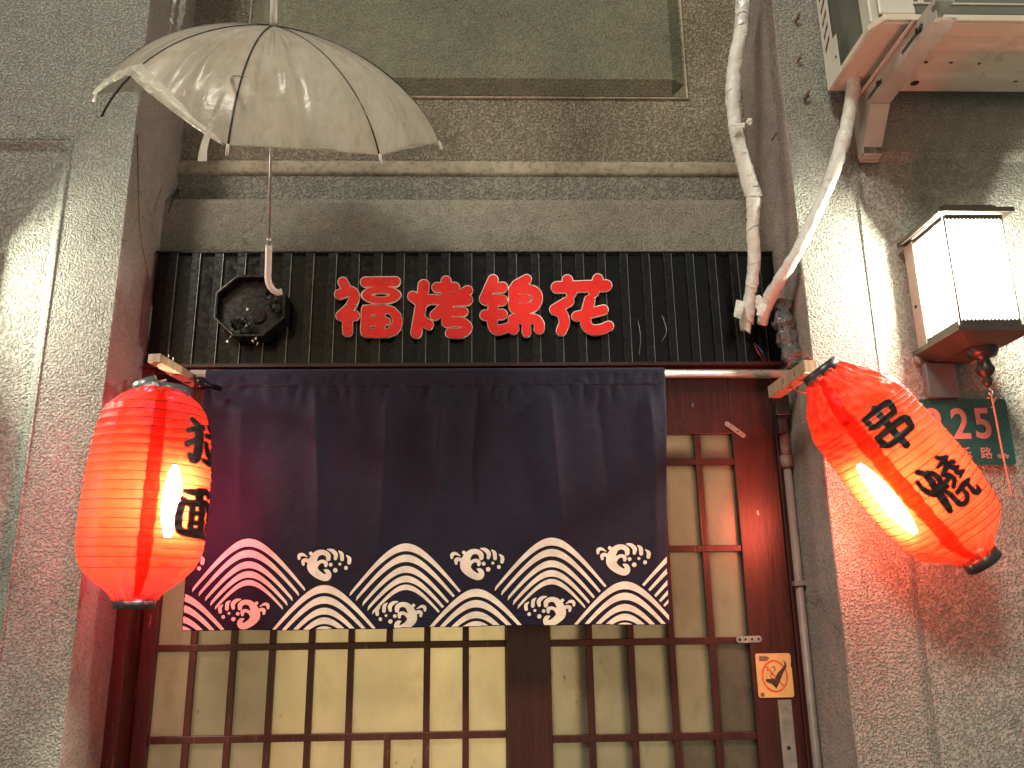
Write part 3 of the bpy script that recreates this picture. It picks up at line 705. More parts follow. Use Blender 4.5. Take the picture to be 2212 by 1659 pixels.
V = np.maximum(np.maximum(Vl, np.minimum(Vup, -(mask+4)*.186)), Vc)
vs, fs = march(V, X, Y); pts = []; keep = []
for a, b in vs:
    p = at(a, b, .071); pts.append(p); v = (cz1-p.z)/(cz1-cz0)
    keep.append(xedge(.0015, v) < p.x < xedge(.9985, v) and p.z > zb_(p.x)+.0008)
mb = MB(); mb.add([(p.x, drape(p.x, p.z)-.0016, p.z) for p in pts], [f for f in fs if all(keep[i] for i in f)], 0, True)
o = mb.build('wave_print', M['print'], cur)

# ------------------------------------------------------------------ paper lanterns
def interp(v, T):
    for (a, ra), (b, rb) in zip(T, T[1:]):
        if v <= b: t = (v-a)/(b-a); t = max(0, t); return ra+(rb-ra)*t
    return T[-1][1]
def smoothprof(T):
    return lambda v: sum(interp(v+d, T) for d in (-14, -7, 0, 7, 14))/5
def lantern(mshade, label, top2, bot2, dY0, dY1, prof, hoops, glyphs, bulbpos, crumple, power, seams):
    t3, b3 = at(*top2, dY0), at(*bot2, dY1); A = (b3-t3); Lw = A.length; A.normalize()
    Lp = math.hypot(bot2[0]-top2[0], bot2[1]-top2[1]); s = Lw/Lp
    a2 = Vector(((bot2[0]-top2[0])/Lp, (bot2[1]-top2[1])/Lp)); p2 = Vector((a2.y, -a2.x))
    Q = Vector(CAM)-(t3+b3)/2; Q = (Q-A*Q.dot(A)).normalized(); Pw = A.cross(Q).normalized()
    if Pw.x < 0: Pw = -Pw
    Rf = smoothprof(prof)
    root = thing('paper_lantern', t3, label, 'lantern', 'red lanterns hung either side of the doorway')
    vend = prof[-1][0]; hv = sorted(hoops)
    def rad(v, th):
        r_ = Rf(v)*s
        d = min([abs(v-h) for h in hv]+[99]); sag = 0
        for a, b in zip(hv, hv[1:]):
            if a <= v <= b: sag = math.sin(math.pi*(v-a)/(b-a))
        r_ *= 1-.012*sag
        w = crumple(v); q = Vector((math.cos(th)*2.2, math.sin(th)*2.2, v*.02))
        r_ += s*w*(noise.noise(q*1.3)*7+noise.noise(q*3.1+Vector((4, 4, 4)))*4)+s*w*2.2*math.sin(th*16+3*noise.noise(q*2))*(1 if v < 90 or v > vend-70 else .12)
        r_ += s*.9*noise.noise(Vector((math.cos(th)*5, math.sin(th)*5, v*.05+7)))
        return r_
    def P(v, th, off=0): return t3+A*(v*s)+(Pw*math.sin(th)+Q*math.cos(th))*(rad(v, th)+off)
    NS, NV = 128, 150; mb = MB()
    for j in range(NV+1):
        for i in range(NS): mb.v.append(P(vend*j/NV, 2*math.pi*i/NS))
    for j in range(NV):
        for i in range(NS): mb.f.append([j*NS+i, j*NS+(i+1) % NS, (j+1)*NS+(i+1) % NS, (j+1)*NS+i]); mb.mi.append(0); mb.sm.append(True)
    mb.build('shade', mshade, root)
    for k_, h in enumerate(hv):
        mb = MB(); wob = [h+crumple(h)*8*noise.noise(Vector((math.cos(2*math.pi*i/72)*1.5, math.sin(2*math.pi*i/72)*1.5, h*.03))) for i in range(73)]
        wob[-1] = wob[0]
        mb.tube([P(wob[i], 2*math.pi*i/72, .0006) for i in range(73)], .00085, 5, 0, False); mb.build('hoop', M['hoop'], root)
    for th0, wd in seams:
        mb = MB(); n = 120
        for j in range(n+1):
            v = 12+(vend-24)*j/n; e = wd*(1+.25*noise.noise(Vector((v*.05, th0, 0))))
            for q in range(5): mb.v.append(P(v, th0-e/2+e*q/4, -.0022))
        for j in range(n):
            for q in range(4): mb.f.append([j*5+q, j*5+q+1, j*5+q+6, j*5+q+5]); mb.mi.append(0); mb.sm.append(True)
        mb.build('seam_band', M['seam'], root)
    for sc, (ox, oy), L, bb, wt in glyphs:
        X, Y, GX, GY = grid(*bb, 8)
        V = (L(GX, GY) if callable(L) else strokes(GX, GY, L))+wt
        for grow, nm, off, m in ((13, 'print_outline', .0011, M['inkedge']), (0, 'character', .0019, M['ink'])):
            vs, fs = march(V+grow, X, Y); v3 = []; ok = []
            for a, b in vs:
                d = Vector((ox+sc*a-top2[0], oy+sc*b-top2[1])); v = d.dot(a2); w_ = d.dot(p2)*s
                r_ = Rf(v)*s; ok.append(abs(w_) < r_*.985); th = math.asin(max(-1, min(1, w_/r_))); v3.append(P(v, th, off))
            mb = MB(); mb.add(v3, [f for f in fs if all(ok[i] for i in f)], 0, True); mb.build(nm, m, root)
    return root, t3, b3, A, Pw, Q, s, P, Rf
def ringmesh(c, ax, r, h, th=.003, ell=1.0):
    mb = MB(); u = ax.orthogonal().normalized(); w = ax.cross(u); n = 40; L = []
    for rr_, k_ in ((r, -h/2), (r, h/2), (r-th, h/2), (r-th, -h/2)):
        L.append([c+(u*math.cos(2*math.pi*i/n)*rr_+w*math.sin(2*math.pi*i/n)*rr_*ell)+ax*k_ for i in range(n)])
    mb.add([p for q in L for p in q], [(q*n+i, q*n+(i+1) % n, ((q+1) % 4)*n+(i+1) % n, ((q+1) % 4)*n+i) for q in range(4) for i in range(n)], 0, True); return mb
def bulb(root, pos, ax, Lh, r, mat_):
    mb = MB(); n = 16; mb.tube([pos+ax*(Lh*(i/n-.5)) for i in range(n+1)], [max(.002, r*math.sin(math.pi*(.04+.92*i/n))**.6) for i in range(n+1)], 18); mb.build('bulb', mat_, root)
# left lantern
pl = [(0, 48), (14, 66), (35, 100), (70, 114), (110, 121), (190, 128), (290, 130), (350, 128), (385, 117), (410, 92), (430, 66), (448, 42), (456, 42)]
la = [([(280, 112), (325, 170), (348, 260), (348, 400), (325, 540), (285, 600), (240, 545)], [24, 30, 42, 44, 42, 38, 22]), ([(225, 255), (390, 205)], [24, 32]), ([(212, 415), (372, 330)], [28, 28]),
      ([(480, 172), (515, 225), (545, 270)], [18, 22, 26]), ([(448, 292), (560, 290)], [20, 32]), ([(545, 320), (525, 420), (495, 560)], [22, 18, 14]), ([(432, 385), (448, 480), (490, 590)], [14, 20, 24]), ([(400, 600), (480, 630), (530, 640), (530, 705)], [14, 26, 24, 6]), ([(556, 480), (528, 600)], [8, 18])]
mi_ = [([(175, 968), (300, 985), (430, 975), (458, 1035)], [8, 26, 28, 12]), ([(345, 985), (345, 1110)], [38, 30]), ([(150, 1060), (230, 1110), (420, 1110), (452, 1190)], [16, 26, 28, 24]), ([(140, 1120), (100, 1290), (112, 1410), (230, 1458), (400, 1490)], [26, 28, 28, 30, 30]),
      ([(265, 1130), (228, 1440)], [22, 22]), ([(372, 1130), (352, 1470)], [24, 26]), ([(458, 1150), (450, 1300), (415, 1520)], [18, 16, 14]), ([(270, 1225), (370, 1230)], 13), ([(262, 1335), (360, 1340)], 13), ([(250, 1425), (350, 1430)], 20)]
hl = [22+i*19.2 for i in range(1, 20)]
lanL = lantern(M['shade'], 'red lantern hanging upright at the left of the doorway, lit at its right side', (344, 845), (291, 1300), -.118, -.105, pl, hl,
    [(.1819, (356.6, 905.1), la, (150, 620, 60, 740), 5), (.1819, (356.6, 905.1), mi_, (40, 520, 920, 1570), 6)], None, lambda v: .95 if v < 30 else (.5 if v < 60 else (.5 if v > 385 else .14)), 1, [(R(4), R(13)), (R(-140), R(10))])
root, t3, b3, A, Pw, Q, s, P, Rf = lanL
ringmesh(b3+A*.004, A, .0425, .020).build('bottom_ring', M['ring_dark'], root)
ringmesh(t3+Pw*.032+A*-.002, (A+Pw*-.12).normalized(), .038, .022).build('top_ring', M['ring'], root)
ringmesh(t3-Pw*.028+A*-.006+Q*.02, (A+Pw*.55).normalized(), .026, .024, .002).build('torn_ring', M['ring_pale'], root)
mb = MB(); mb.tube(bez([t3-Pw*.03-A*.016, t3-Pw*.005-A*.017+Q*.02, t3+Pw*.012-A*.021+Q*.03], 4), .0025, 6); mb.build('paper_twist', M['bag'], root)
mb = MB()
for i in range(14):
    a = random.uniform(-.3, .3); q = t3+Pw*random.uniform(-.01, .02)-A*random.uniform(-.012, .006)+Q*random.uniform(.01, .04); mb.add([q, q+Vector((.008, 0, .004)), q+Vector((.006, -.006, -.009)), q+Vector((-.003, -.004, -.006))], [(0, 1, 2, 3)])
mb.build('torn_cloth', M['shade'], root)
bulb(root, P(250, R(29), -.030), A, .15, .019, M['lbulb'])
# right lantern
pr_ = [(0, 42), (18, 58), (50, 82), (75, 98), (100, 112), (140, 120), (180, 120), (240, 124), (310, 125), (380, 120), (425, 114), (455, 104), (482, 76), (505, 42), (516, 40)]
a2 = Vector((337, 395)).normalized()
def chuan(GX, GY):
    r2 = np.array([a2.y, -a2.x]); d2 = np.array([a2.x, a2.y]); cx, cy = 400, 300
    U = (GX-cx)*r2[0]+(GY-cy)*r2[1]; D = (GX-cx)*d2[0]+(GY-cy)*d2[1]
    return strokes(U, D, [([(-205, -75), (0, -92), (190, -80), (205, 0), (190, 78)], [30, 36, 40, 38, 30]), ([(-205, -85), (-195, 0), (-170, 90)], [26, 34, 22]), ([(-240, 70), (-150, 88), (0, 84), (190, 74)], [8, 30, 34, 30]),
        ([(-240, 235), (0, 222), (225, 232), (245, 314), (225, 392)], [26, 38, 42, 40, 30]), ([(-235, 230), (-225, 320), (-190, 400)], [26, 36, 26]), ([(-280, 350), (-170, 405), (0, 400), (220, 390)], [8, 32, 36, 32]), ([(0, -130), (0, 300), (8, 540)], [38, 42, 40])])
yaki = [([(915, 1085), (1010, 1112), (1080, 1185), (1130, 1265), (1190, 1350), (1280, 1480), (1350, 1605)], [30, 32, 38, 42, 52, 48, 32]), ([(915, 1228), (985, 1310), (1060, 1360), (1140, 1380)], [18, 24, 34, 40]), ([(1050, 1085), (1140, 1110), (1215, 1190), (1205, 1270), (1150, 1300)], [28, 30, 32, 32, 30]),
    ([(1165, 870), (1250, 885), (1300, 858)], [18, 32, 22]), ([(1262, 880), (1292, 980), (1240, 1105)], [34, 36, 22]), ([(1170, 1005), (1225, 945)], [12, 26]), ([(1310, 965), (1370, 930), (1405, 918)], [20, 30, 14]), ([(1290, 965), (1415, 1015), (1460, 985)], [28, 30, 14]),
    ([(1415, 1010), (1445, 1070), (1530, 1048)], [26, 28, 14]), ([(1482, 1125), (1500, 1065)], [14, 26]), ([(1250, 1112), (1330, 1112), (1402, 1172), (1392, 1268)], [20, 28, 26, 22]), ([(1330, 1130), (1290, 1200), (1225, 1278)], [24, 26, 20]), ([(1310, 1265), (1250, 1295)], [22, 16]),
    ([(1445, 1345), (1525, 1235), (1600, 1165)], [22, 36, 16]), ([(1230, 1300), (1350, 1375), (1470, 1500), (1550, 1480), (1572, 1400), (1530, 1310)], [22, 26, 32, 26, 28, 22]), ([(1590, 1230), (1640, 1302), (1700, 1342), (1745, 1310), (1722, 1262)], [18, 26, 34, 28, 12])]
hr = [128, 140, 150, 163, 182, 201, 220, 239, 258, 277, 296, 316, 336, 356, 376, 394, 408, 424, 440, 456]
lanR = lantern(M['shade2'], 'red lantern tilted outwards at the right, in front of the green number plate', (1778, 808), (2115, 1203), -.165, -.175, pr_, hr,
    [(.1488, (1837.6, 850.2), chuan, (60, 1000, 40, 800), 7), (.1488, (1837.6, 850.2), yaki, (840, 1810, 790, 1690), 3)], None, lambda v: 1.0 if v < 120 else (.45 if v < 170 else (.7 if v > 430 else .2)), 1, [(R(-14), R(16)), (R(150), R(10))])
root, t3, b3, A, Pw, Q, s, P, Rf = lanR
ringmesh(b3+A*.006, A, .040, .024).build('bottom_ring', M['ring_dark'], root)
ringmesh(t3-A*.006, A, .044, .024).build('top_ring', M['ring_dark'], root)
bulb(root, P(300, R(-48), -.030), A, .18, .019, M['lbulb'])

# battens that carry the lanterns
def batten(label, p0, p1, w, h, roll=0):
    L = (p1-p0).length; m = orient(p0, p1, roll); root = thing('wooden_batten', p0, label, 'batten', 'battens carrying the lanterns')
    MB().box(0, L, -w/2, w/2, -h/2, h/2, 0, m).build('stick', M['raw'], root, .0015)
    return root, m, L
p0, p1 = at(426, 828, .055), at(331, 791, -.135); p1.z = p0.z+.008
bt, m, L = batten('short wooden batten above the left lantern, tied to the curtain pole', p0, p1, .030, .021)
for t in (.22, .25):
    mb = MB(); lp_ = [m @ Vector((L*t+.003*math.sin(a_), .017*math.cos(a_), .0125*math.sin(a_))) for a_ in [2*math.pi*i/16 for i in range(17)]]; mb.tube(lp_, .0011, 5, 0, False); mb.build('tie_wire', M['wire_k'], bt)
mb = MB()
for t in (.72, .62): mb.tube([m @ Vector((L*t, 0, .008)), m @ Vector((L*t, .002, .020)), m @ Vector((L*t+.003, .003, .026))], .0013, 6)
mb.build('nail', M['steel'], bt)
sk = MB(); q = at(429, 829, .0); sk.tube([q+Vector((-.008, -.004, 0)), q+Vector((.006, .0, 0)), q+Vector((.018, .012, -.001)), q+Vector((.04, .04, -.002))], [.016, .017, .007, .006], 14)
tag(sk.build('lamp_socket', M['blackplastic']), 'black socket and lead beside the left batten at the curtain edge', 'socket')
p0, p1 = at(1672, 848, .06), at(1752, 800, -.135); p1.z = p0.z+.012
bt, m, L = batten('short wooden batten behind the right lantern collar, at the pole end', p0, p1, .032, .030)
for t in (.45, .75):
    mb = MB(); lp_ = [m @ Vector((L*t+.004*math.sin(a_), .0175*math.cos(a_), .0165*math.sin(a_))) for a_ in [2*math.pi*i/16 for i in range(17)]]; mb.tube(lp_, .0010, 5, 0, False); mb.build('tie_wire', M['wire_k'], bt)
mb = MB(); mb.box(.79-.02, .79+.002, .16, .20, 1.93, 2.02); mb.box(.762, .80, .15, .165, 1.975, 2.03)
tag(mb.build('clamp', M['dark'], None, .002), 'dark iron clamp under the right batten', 'clamp')
def wire(label, pts, r, m, name='wire', cat='wire', grp=None):
    mb = MB(); mb.tube(bez(pts, 6), r, 6); return tag(mb.build(name, m), label, cat, grp)
wire('red wire looping round the right batten', [at(1700, 792, .03), at(1712, 772, -.02), at(1735, 764, -.06), at(1752, 775, -.1)], .0013, M['wire_r'])
wire('red wire hanging below the right batten end', [at(1694, 812, .05), at(1703, 828, -.02), at(1722, 845, -.09), at(1748, 850, -.10)], .0013, M['wire_r'])
wire('green wire lying on top of the right batten', [at(1706, 800, .03), at(1725, 778, -.03), at(1752, 774, -.09)], .001, M['teal'])
wire('red wire sticking out of the slatted sign at its lower right', [at(1628, 742, .18), at(1640, 765, .13), at(1652, 782, .17)], .0012, M['wire_r'])
wire('blue wire sticking out of the slatted sign at its lower right', [at(1630, 740, .18), at(1646, 760, .135), at(1656, 782, .17)], .0012, M['wire_b'])
# thin dark line on the left jamb, built as a slim tube
wire('thin dark line slanting down the left jamb', [Vector((XL+.0035, yy, at(px_, py_, yy).z)) for px_, py_, yy in ((300, 290, .010), (303, 400, .05), (318, 500, .09), (333, 600, .17))], .0017, M['iron'], 'cable', 'cable')

# ------------------------------------------------------------------ wrapped pipes
def wrapped(name, label, pts, rad, seed, flaps):
    P_ = bez([p for p, _ in pts], 10); rr_ = []; n = len(P_)
    for i in range(n):
        f = i/(n-1)*(len(pts)-1); a = int(min(f, len(pts)-2)); r0 = pts[a][1]+(pts[a+1][1]-pts[a][1])*(f-a)
        rr_.append(rad*r0*(1+.10*noise.noise(Vector((i*.35, seed, 0)))))
    root = thing(name, P_[-1], label, 'pipe', 'pipes wrapped in white tape'); mb = MB(); mb.tube(P_, rr_, 20)
    for v in mb.v: v += Vector((noise.noise(v*55), noise.noise(v*55+Vector((9, 0, 0))), 0))*rad*.18+Vector((noise.noise(v*120), noise.noise(v*120+Vector((9, 0, 0))), 0))*rad*.07
    mb.build('wrapping', M['tape'], root)
    for i in sorted(random.sample(range(4, n-3), n//5)):                            # overlapping turns of tape
        d = (P_[i+1]-P_[i-1]).normalized(); u = d.orthogonal().normalized(); w = d.cross(u); mb = MB(); K = 24; L = []
        for k_ in range(K+1):
            a = 2*math.pi*k_/K
            for h_ in (0, 1): L.append(P_[i]+(u*math.cos(a)+w*math.sin(a))*(rr_[i]*(1.03+.015*h_))+d*(rad*(1.3*h_-.65)+rad*1.1*math.sin(a+seed+i)*.5))
        mb.add(L, [(2*k_, 2*k_+1, 2*k_+3, 2*k_+2) for k_ in range(K)], 0, True)
        for v in mb.v: v += Vector((noise.noise(v*40), noise.noise(v*40+Vector((3, 0, 0))), 0))*rad*.10
        mb.build('tape_turn', M['tape'], root)
    for (q, sx, sz, an) in flaps:
        mb = MB(); c_, s_ = math.cos(an), math.sin(an)
        L = []
        for j in range(6):
            for i in range(5):
                a, b = (i/4-.5)*sx, -(j/5)*sz; L.append(q+Vector((a*c_-b*s_, -.004-.012*math.sin(j*.7)*(i/4-.3)+random.uniform(-.002, .002), a*s_+b*c_)))
        mb.add(L, [(j*5+i, j*5+i+1, j*5+i+6, j*5+i+5) for j in range(5) for i in range(4)], 0, False); mb.build('loose_flap', M['tape'], root)
    return root
wrapped('wrapped_pipe', 'thick white taped pipe running down over the lintel to the sign corner', [(at(1612, -60, .02), 1), (at(1606, 0, .02), 1), (at(1600, 70, .02), .95), (at(1586, 150, .03), 1), (at(1584, 230, .03), .95), (at(1590, 285, .03), .85), (at(1603, 340, .04), .95), (at(1620, 400, .05), 1.05), (at(1628, 430, .05), 1.02), (at(1626, 480, .06), .82), (at(1629, 560, .08), .82), (at(1622, 630, .10), .75), (at(1614, 680, .12), .95), (at(1609, 714, .13), .55)], .0203, 3.1,
        [(at(1598, 650, .09), .02, .05, R(-14)), (at(1612, 262, .0), .014, .016, R(60)), (at(1594, 268, .0), .03, .014, R(4)), (at(1632, 640, .10), .022, .05, R(16))])
wrapped('wrapped_pipe', 'thinner white taped pipe bending from the air conditioner down to the sign corner', [(at(1846, 150, -.10), 1), (at(1840, 215, -.07), 1), (at(1822, 300, -.05), 1), (at(1795, 385, -.045), .95), (at(1758, 470, -.035), .92), (at(1722, 545, -.02), .92), (at(1688, 600, .03), .95), (at(1660, 650, .09), 1), (at(1646, 700, .13), .85)], .0172, 8.4,
        [(at(1648, 655, .08), .018, .04, R(-20))])
# bundle in clear plastic under the pipes
root = thing('plastic_wrapped_cables', at(1705, 785, .1), 'black cables wrapped in crinkled clear plastic hanging beside the sign corner', 'cable bundle')
P_ = bez([at(1676, 650, .12), at(1680, 690, .11), at(1690, 730, .10), at(1702, 790, .09)], 10)
mb = MB(); mb.tube(P_, .012, 10); mb.tube([p+Vector((.020, .006, 0)) for p in P_], .008, 8); mb.build('cable', M['blackplastic'], root)
mb = MB(); P2 = bez([at(1690, 655, .10), at(1694, 700, .09), at(1702, 740, .09), at(1718, 790, .08)], 16); mb.tube(P2, [.024+.003*math.sin(i*.5)+.008*noise.noise(Vector((i*.23, 0, 0))) for i in range(len(P2))], 26)
for v in mb.v: v += Vector((noise.noise(v*70), noise.noise(v*70+Vector((5, 0, 0))), noise.noise(v*70+Vector((0, 5, 0)))))*.010
mb.build('clear_film', M['clear'], root)

# conduit right of the door
root = thing('conduit', (.79, .2, 0), 'grey conduit pipe standing between the right door post and the jamb', 'pipe')
xc_ = at(1725, 1250, .205).x; zt_ = at(1697, 905, .205).z; zc_ = at(1705, 997, .205).z
MB().tube([(xc_, .205, zc_), (xc_, .205, zt_)], .0135, 16).build('upper_tube', M['pvc'], root)
MB().tube([(xc_, .205, 0), (xc_, .205, zc_)], .0105, 16).build('lower_tube', M['pvc'], root)
MB().tube([(xc_, .205, zc_-.016), (xc_, .205, zc_+.016)], .0165, 16).build('coupling', M['pvc'], root)
zk = at(1735, 1260, .2).z; MB().box(xc_-.015, XR+.002, .190, .215, zk-.006, zk+.006).build('pipe_clip', M['pvc'], root, .001)

# ------------------------------------------------------------------ umbrella
UA = Vector((-.456, -.398, 2.723)); UN = Vector((-.13354, .63548, -.76048)).normalized()
E1 = Vector((1, 0, 0)); E1 = (E1-UN*UN.x).normalized(); E2 = UN.cross(E1).normalized()
if E2.y > 0: E2 = -E2
UR, UH, UPH = .38, .194, .30
um = thing('umbrella', UA, 'dirty clear plastic umbrella with white handle, hanging open and torn at its left', 'umbrella')
RIBA = [R(a)+UPH for a in (-106, -61, -16, 29, 74, 119, 164, 209)]
PHI = R(68)
def dome(t, az, off=0, flat=0):
    r = UR*math.sin(PHI*t)/math.sin(PHI); h = UH*(1-math.cos(PHI*t))/(1-math.cos(PHI))
    k_ = ((az-RIBA[0]) % (math.pi/4))/(math.pi/4); c_ = math.cos(math.pi/8)/math.cos((k_-.5)*math.pi/4)
    r *= (1-flat)+flat*c_
    return UA+UN*(h-off*.3)+(E1*math.sin(az)+E2*math.cos(az))*(r+off)
def tmax(az):
    k_ = ((az-RIBA[0]) % (math.pi/4))/(math.pi/4); t = 1-.008*math.sin(math.pi*k_)
    d = (az-RIBA[1]+math.pi) % (2*math.pi)-math.pi
    if abs(d) < math.pi/4: t -= .26*(1-abs(d)/(math.pi/4))**1.1
    return t
CREASE = [(RIBA[2]+.30, .035, .006, .2, .85), (RIBA[2]+.40, .03, -.005, .25, .95), (RIBA[2]+.19, .03, .005, .1, .6), (RIBA[2]-.30, .05, .007, .3, .8), (RIBA[2]-.42, .04, -.005, .2, .7), (RIBA[3]+.35, .04, .005, .3, 1.1), (RIBA[2]+.07, .02, .004, .15, 1.1), (RIBA[1]+.3, .05, .006, .4, .9)]
mb = MB(); NA, NR = 320, 48
for j in range(NR+1):
    for i in range(NA):
        az = RIBA[0]+2*math.pi*i/NA; t = tmax(az)*j/NR*1.0; p = dome(t, az, 0, .85*min(1, t*1.5))
        k_ = ((az-RIBA[0]) % (math.pi/4))/(math.pi/4)
        wr = .0045*noise.noise(Vector((math.sin(az)*4, math.cos(az)*4, t*2.2)))*math.sin(math.pi*k_)*t*2+.0025*noise.noise(Vector((math.sin(az)*13, math.cos(az)*13, t*3+5)))*t
        cre = sum(a_*math.exp(-((((az-c0+math.pi) % (2*math.pi))-math.pi)/w_)**2)*max(0, min(1, (t-t0)/.15))*max(0, min(1, (t1-t)/.2)) for c0, w_, a_, t0, t1 in CREASE)
        wr += cre
        mb.v.append(p-UN*wr+(E1*math.sin(az)+E2*math.cos(az))*wr)
for j in range(NR):
    for i in range(NA): mb.f.append([j*NA+i, j*NA+(i+1) % NA, (j+1)*NA+(i+1) % NA, (j+1)*NA+i]); mb.mi.append(0); mb.sm.append(True)
mb.build('canopy', M['umb'], um)
mb = MB(); prev = None                                    # stitched rim
mb.tube([dome(tmax(RIBA[0]+2*math.pi*i/160), RIBA[0]+2*math.pi*i/160, .0005, .85) for i in range(161)], .0016, 6, 0, False); mb.build('rim_hem', M['umb'], um)
# folded-back hem along the tear
mb = MB(); L = []; n = 40
for i in range(n+1):
    az = RIBA[0]+.02+(RIBA[2]-RIBA[0]-.04)*i/n; t = tmax(az); e = math.sin(math.pi*i/n)**.6
    for q in range(5):
        f = q/4; jit = .006*noise.noise(Vector((i*.45, q*.9, 2)))
        L.append(dome(t+.012-(.085*f)*e*(1+.5*noise.noise(Vector((i*.3, 0, 0)))), az, .003+.006*math.sin(f*3.1)+jit*e, .85))
mb.add(L, [(i*5+q, i*5+q+1, i*5+q+6, i*5+q+5) for i in range(n) for q in range(4)], 0, False); mb.build('folded_hem', M['hem'], um)
for k_, az in enumerate(RIBA):
    mb = MB(); tt = 1.0
    mb.tube([dome(tt*i/16, az, -.0010, 0) for i in range(17)], .0023, 6); rb = mb.build('rib', M['rib'], um)
    if k_ != 1:
        mb = MB(); a, b = dome(1.0, az, 0), dome(1.05, az, 0); mb.tube([a-(b-a)*.1, a, b], [.0018, .003, .0032], 8); mb.build('rib_tip', M['handle'], rb)
    mb = MB(); mb.tube([dome(.42, az, -.002), UA+UN*.16], .0013, 5); mb.build('stretcher', M['rib'], um)
MB().tube([UA, UA+UN*(1.29*UR)], .0032, 10).build('shaft', M['plate'], um)
MB().tube([UA+UN*.155, UA+UN*.175], .006, 10).build('runner', M['handle'], um)
MB().tube([UA+UN*(1.245*UR), UA+UN*(1.262*UR)], .0052, 10).build('catch', M['chrome'], um)
hb = UA+UN*(1.29*UR); hx = Vector((1, .25, 0)).normalized()
hp = [hb, hb+UN*.05, hb+UN*.085, hb+UN*.105+hx*.006, hb+UN*.118+hx*.020, hb+UN*.116+hx*.034]
MB().tube(bez(hp, 5), .0082, 14).build('handle', M['handle'], um)
MB().tube([UA-UN*.0, UA-UN*.03, UA-UN*.12], [.0085, .0078, .0065], 12).build('ferrule', M['handle'], um)
# closing strap
mb = MB(); sp = bez([dome(.62, RIBA[2]+.03, .004, .5), dome(.64, RIBA[2]-.07, .006, .5), at(492, 178, -.62), at(472, 225, -.63), at(452, 280, -.62), at(440, 320, -.62), at(437, 348, -.62)], 6)
L = []; n = len(sp)
for i, p in enumerate(sp):
    w_ = .0035+.0045*(i/n)**2; tw = math.sin(i*.45)*.8 if i < n*.6 else .2; d_ = Vector((math.cos(tw), math.sin(tw), .12)); L += [p-d_*w_, p+d_*w_]
mb.add(L, [(2*i, 2*i+1, 2*i+3, 2*i+2) for i in range(n-1)]); mb.build('closing_strap', M['hem'], um, 0, .0008)
cordtop = Vector((-.40, .27, 4.2)); q = UA-UN*.12
tag(MB().tube([q, q.lerp(cordtop, .5)+Vector((0, 0, -.01)), cordtop], .0015, 6).build('hanging_cord', M['tape']), 'thin white cord from which the umbrella hangs', 'cord')
# ragged plastic strip at the top left
root = thing('plastic_strip', at(378, 72, -.02), 'ragged strips of clear plastic hanging beside the umbrella at the top of the left jamb', 'plastic strip')
for pts, w0 in ((((375, -60), (378, 0), (371, 40), (366, 76)), .006), (((400, -60), (396, 0), (390, 40), (384, 66)), .011)):
    mb = MB(); P_ = bez([at(a, b, -.02) for a, b in pts], 8); L = []
    for i, p in enumerate(P_): w_ = w0*(1-.5*i/len(P_))*(1+.5*noise.noise(Vector((i*.8, w0*90, 0)))); L += [p+Vector((-w_, .004*math.sin(i), 0)), p+Vector((0, -.006*math.sin(i*.7), 0)), p+Vector((w_, .004*math.cos(i), 0))]
    mb.add(L, [(3*i+q_, 3*i+q_+1, 3*i+q_+4, 3*i+q_+3) for i in range(len(P_)-1) for q_ in (0, 1)]); mb.build('strip', M['bag'], root)

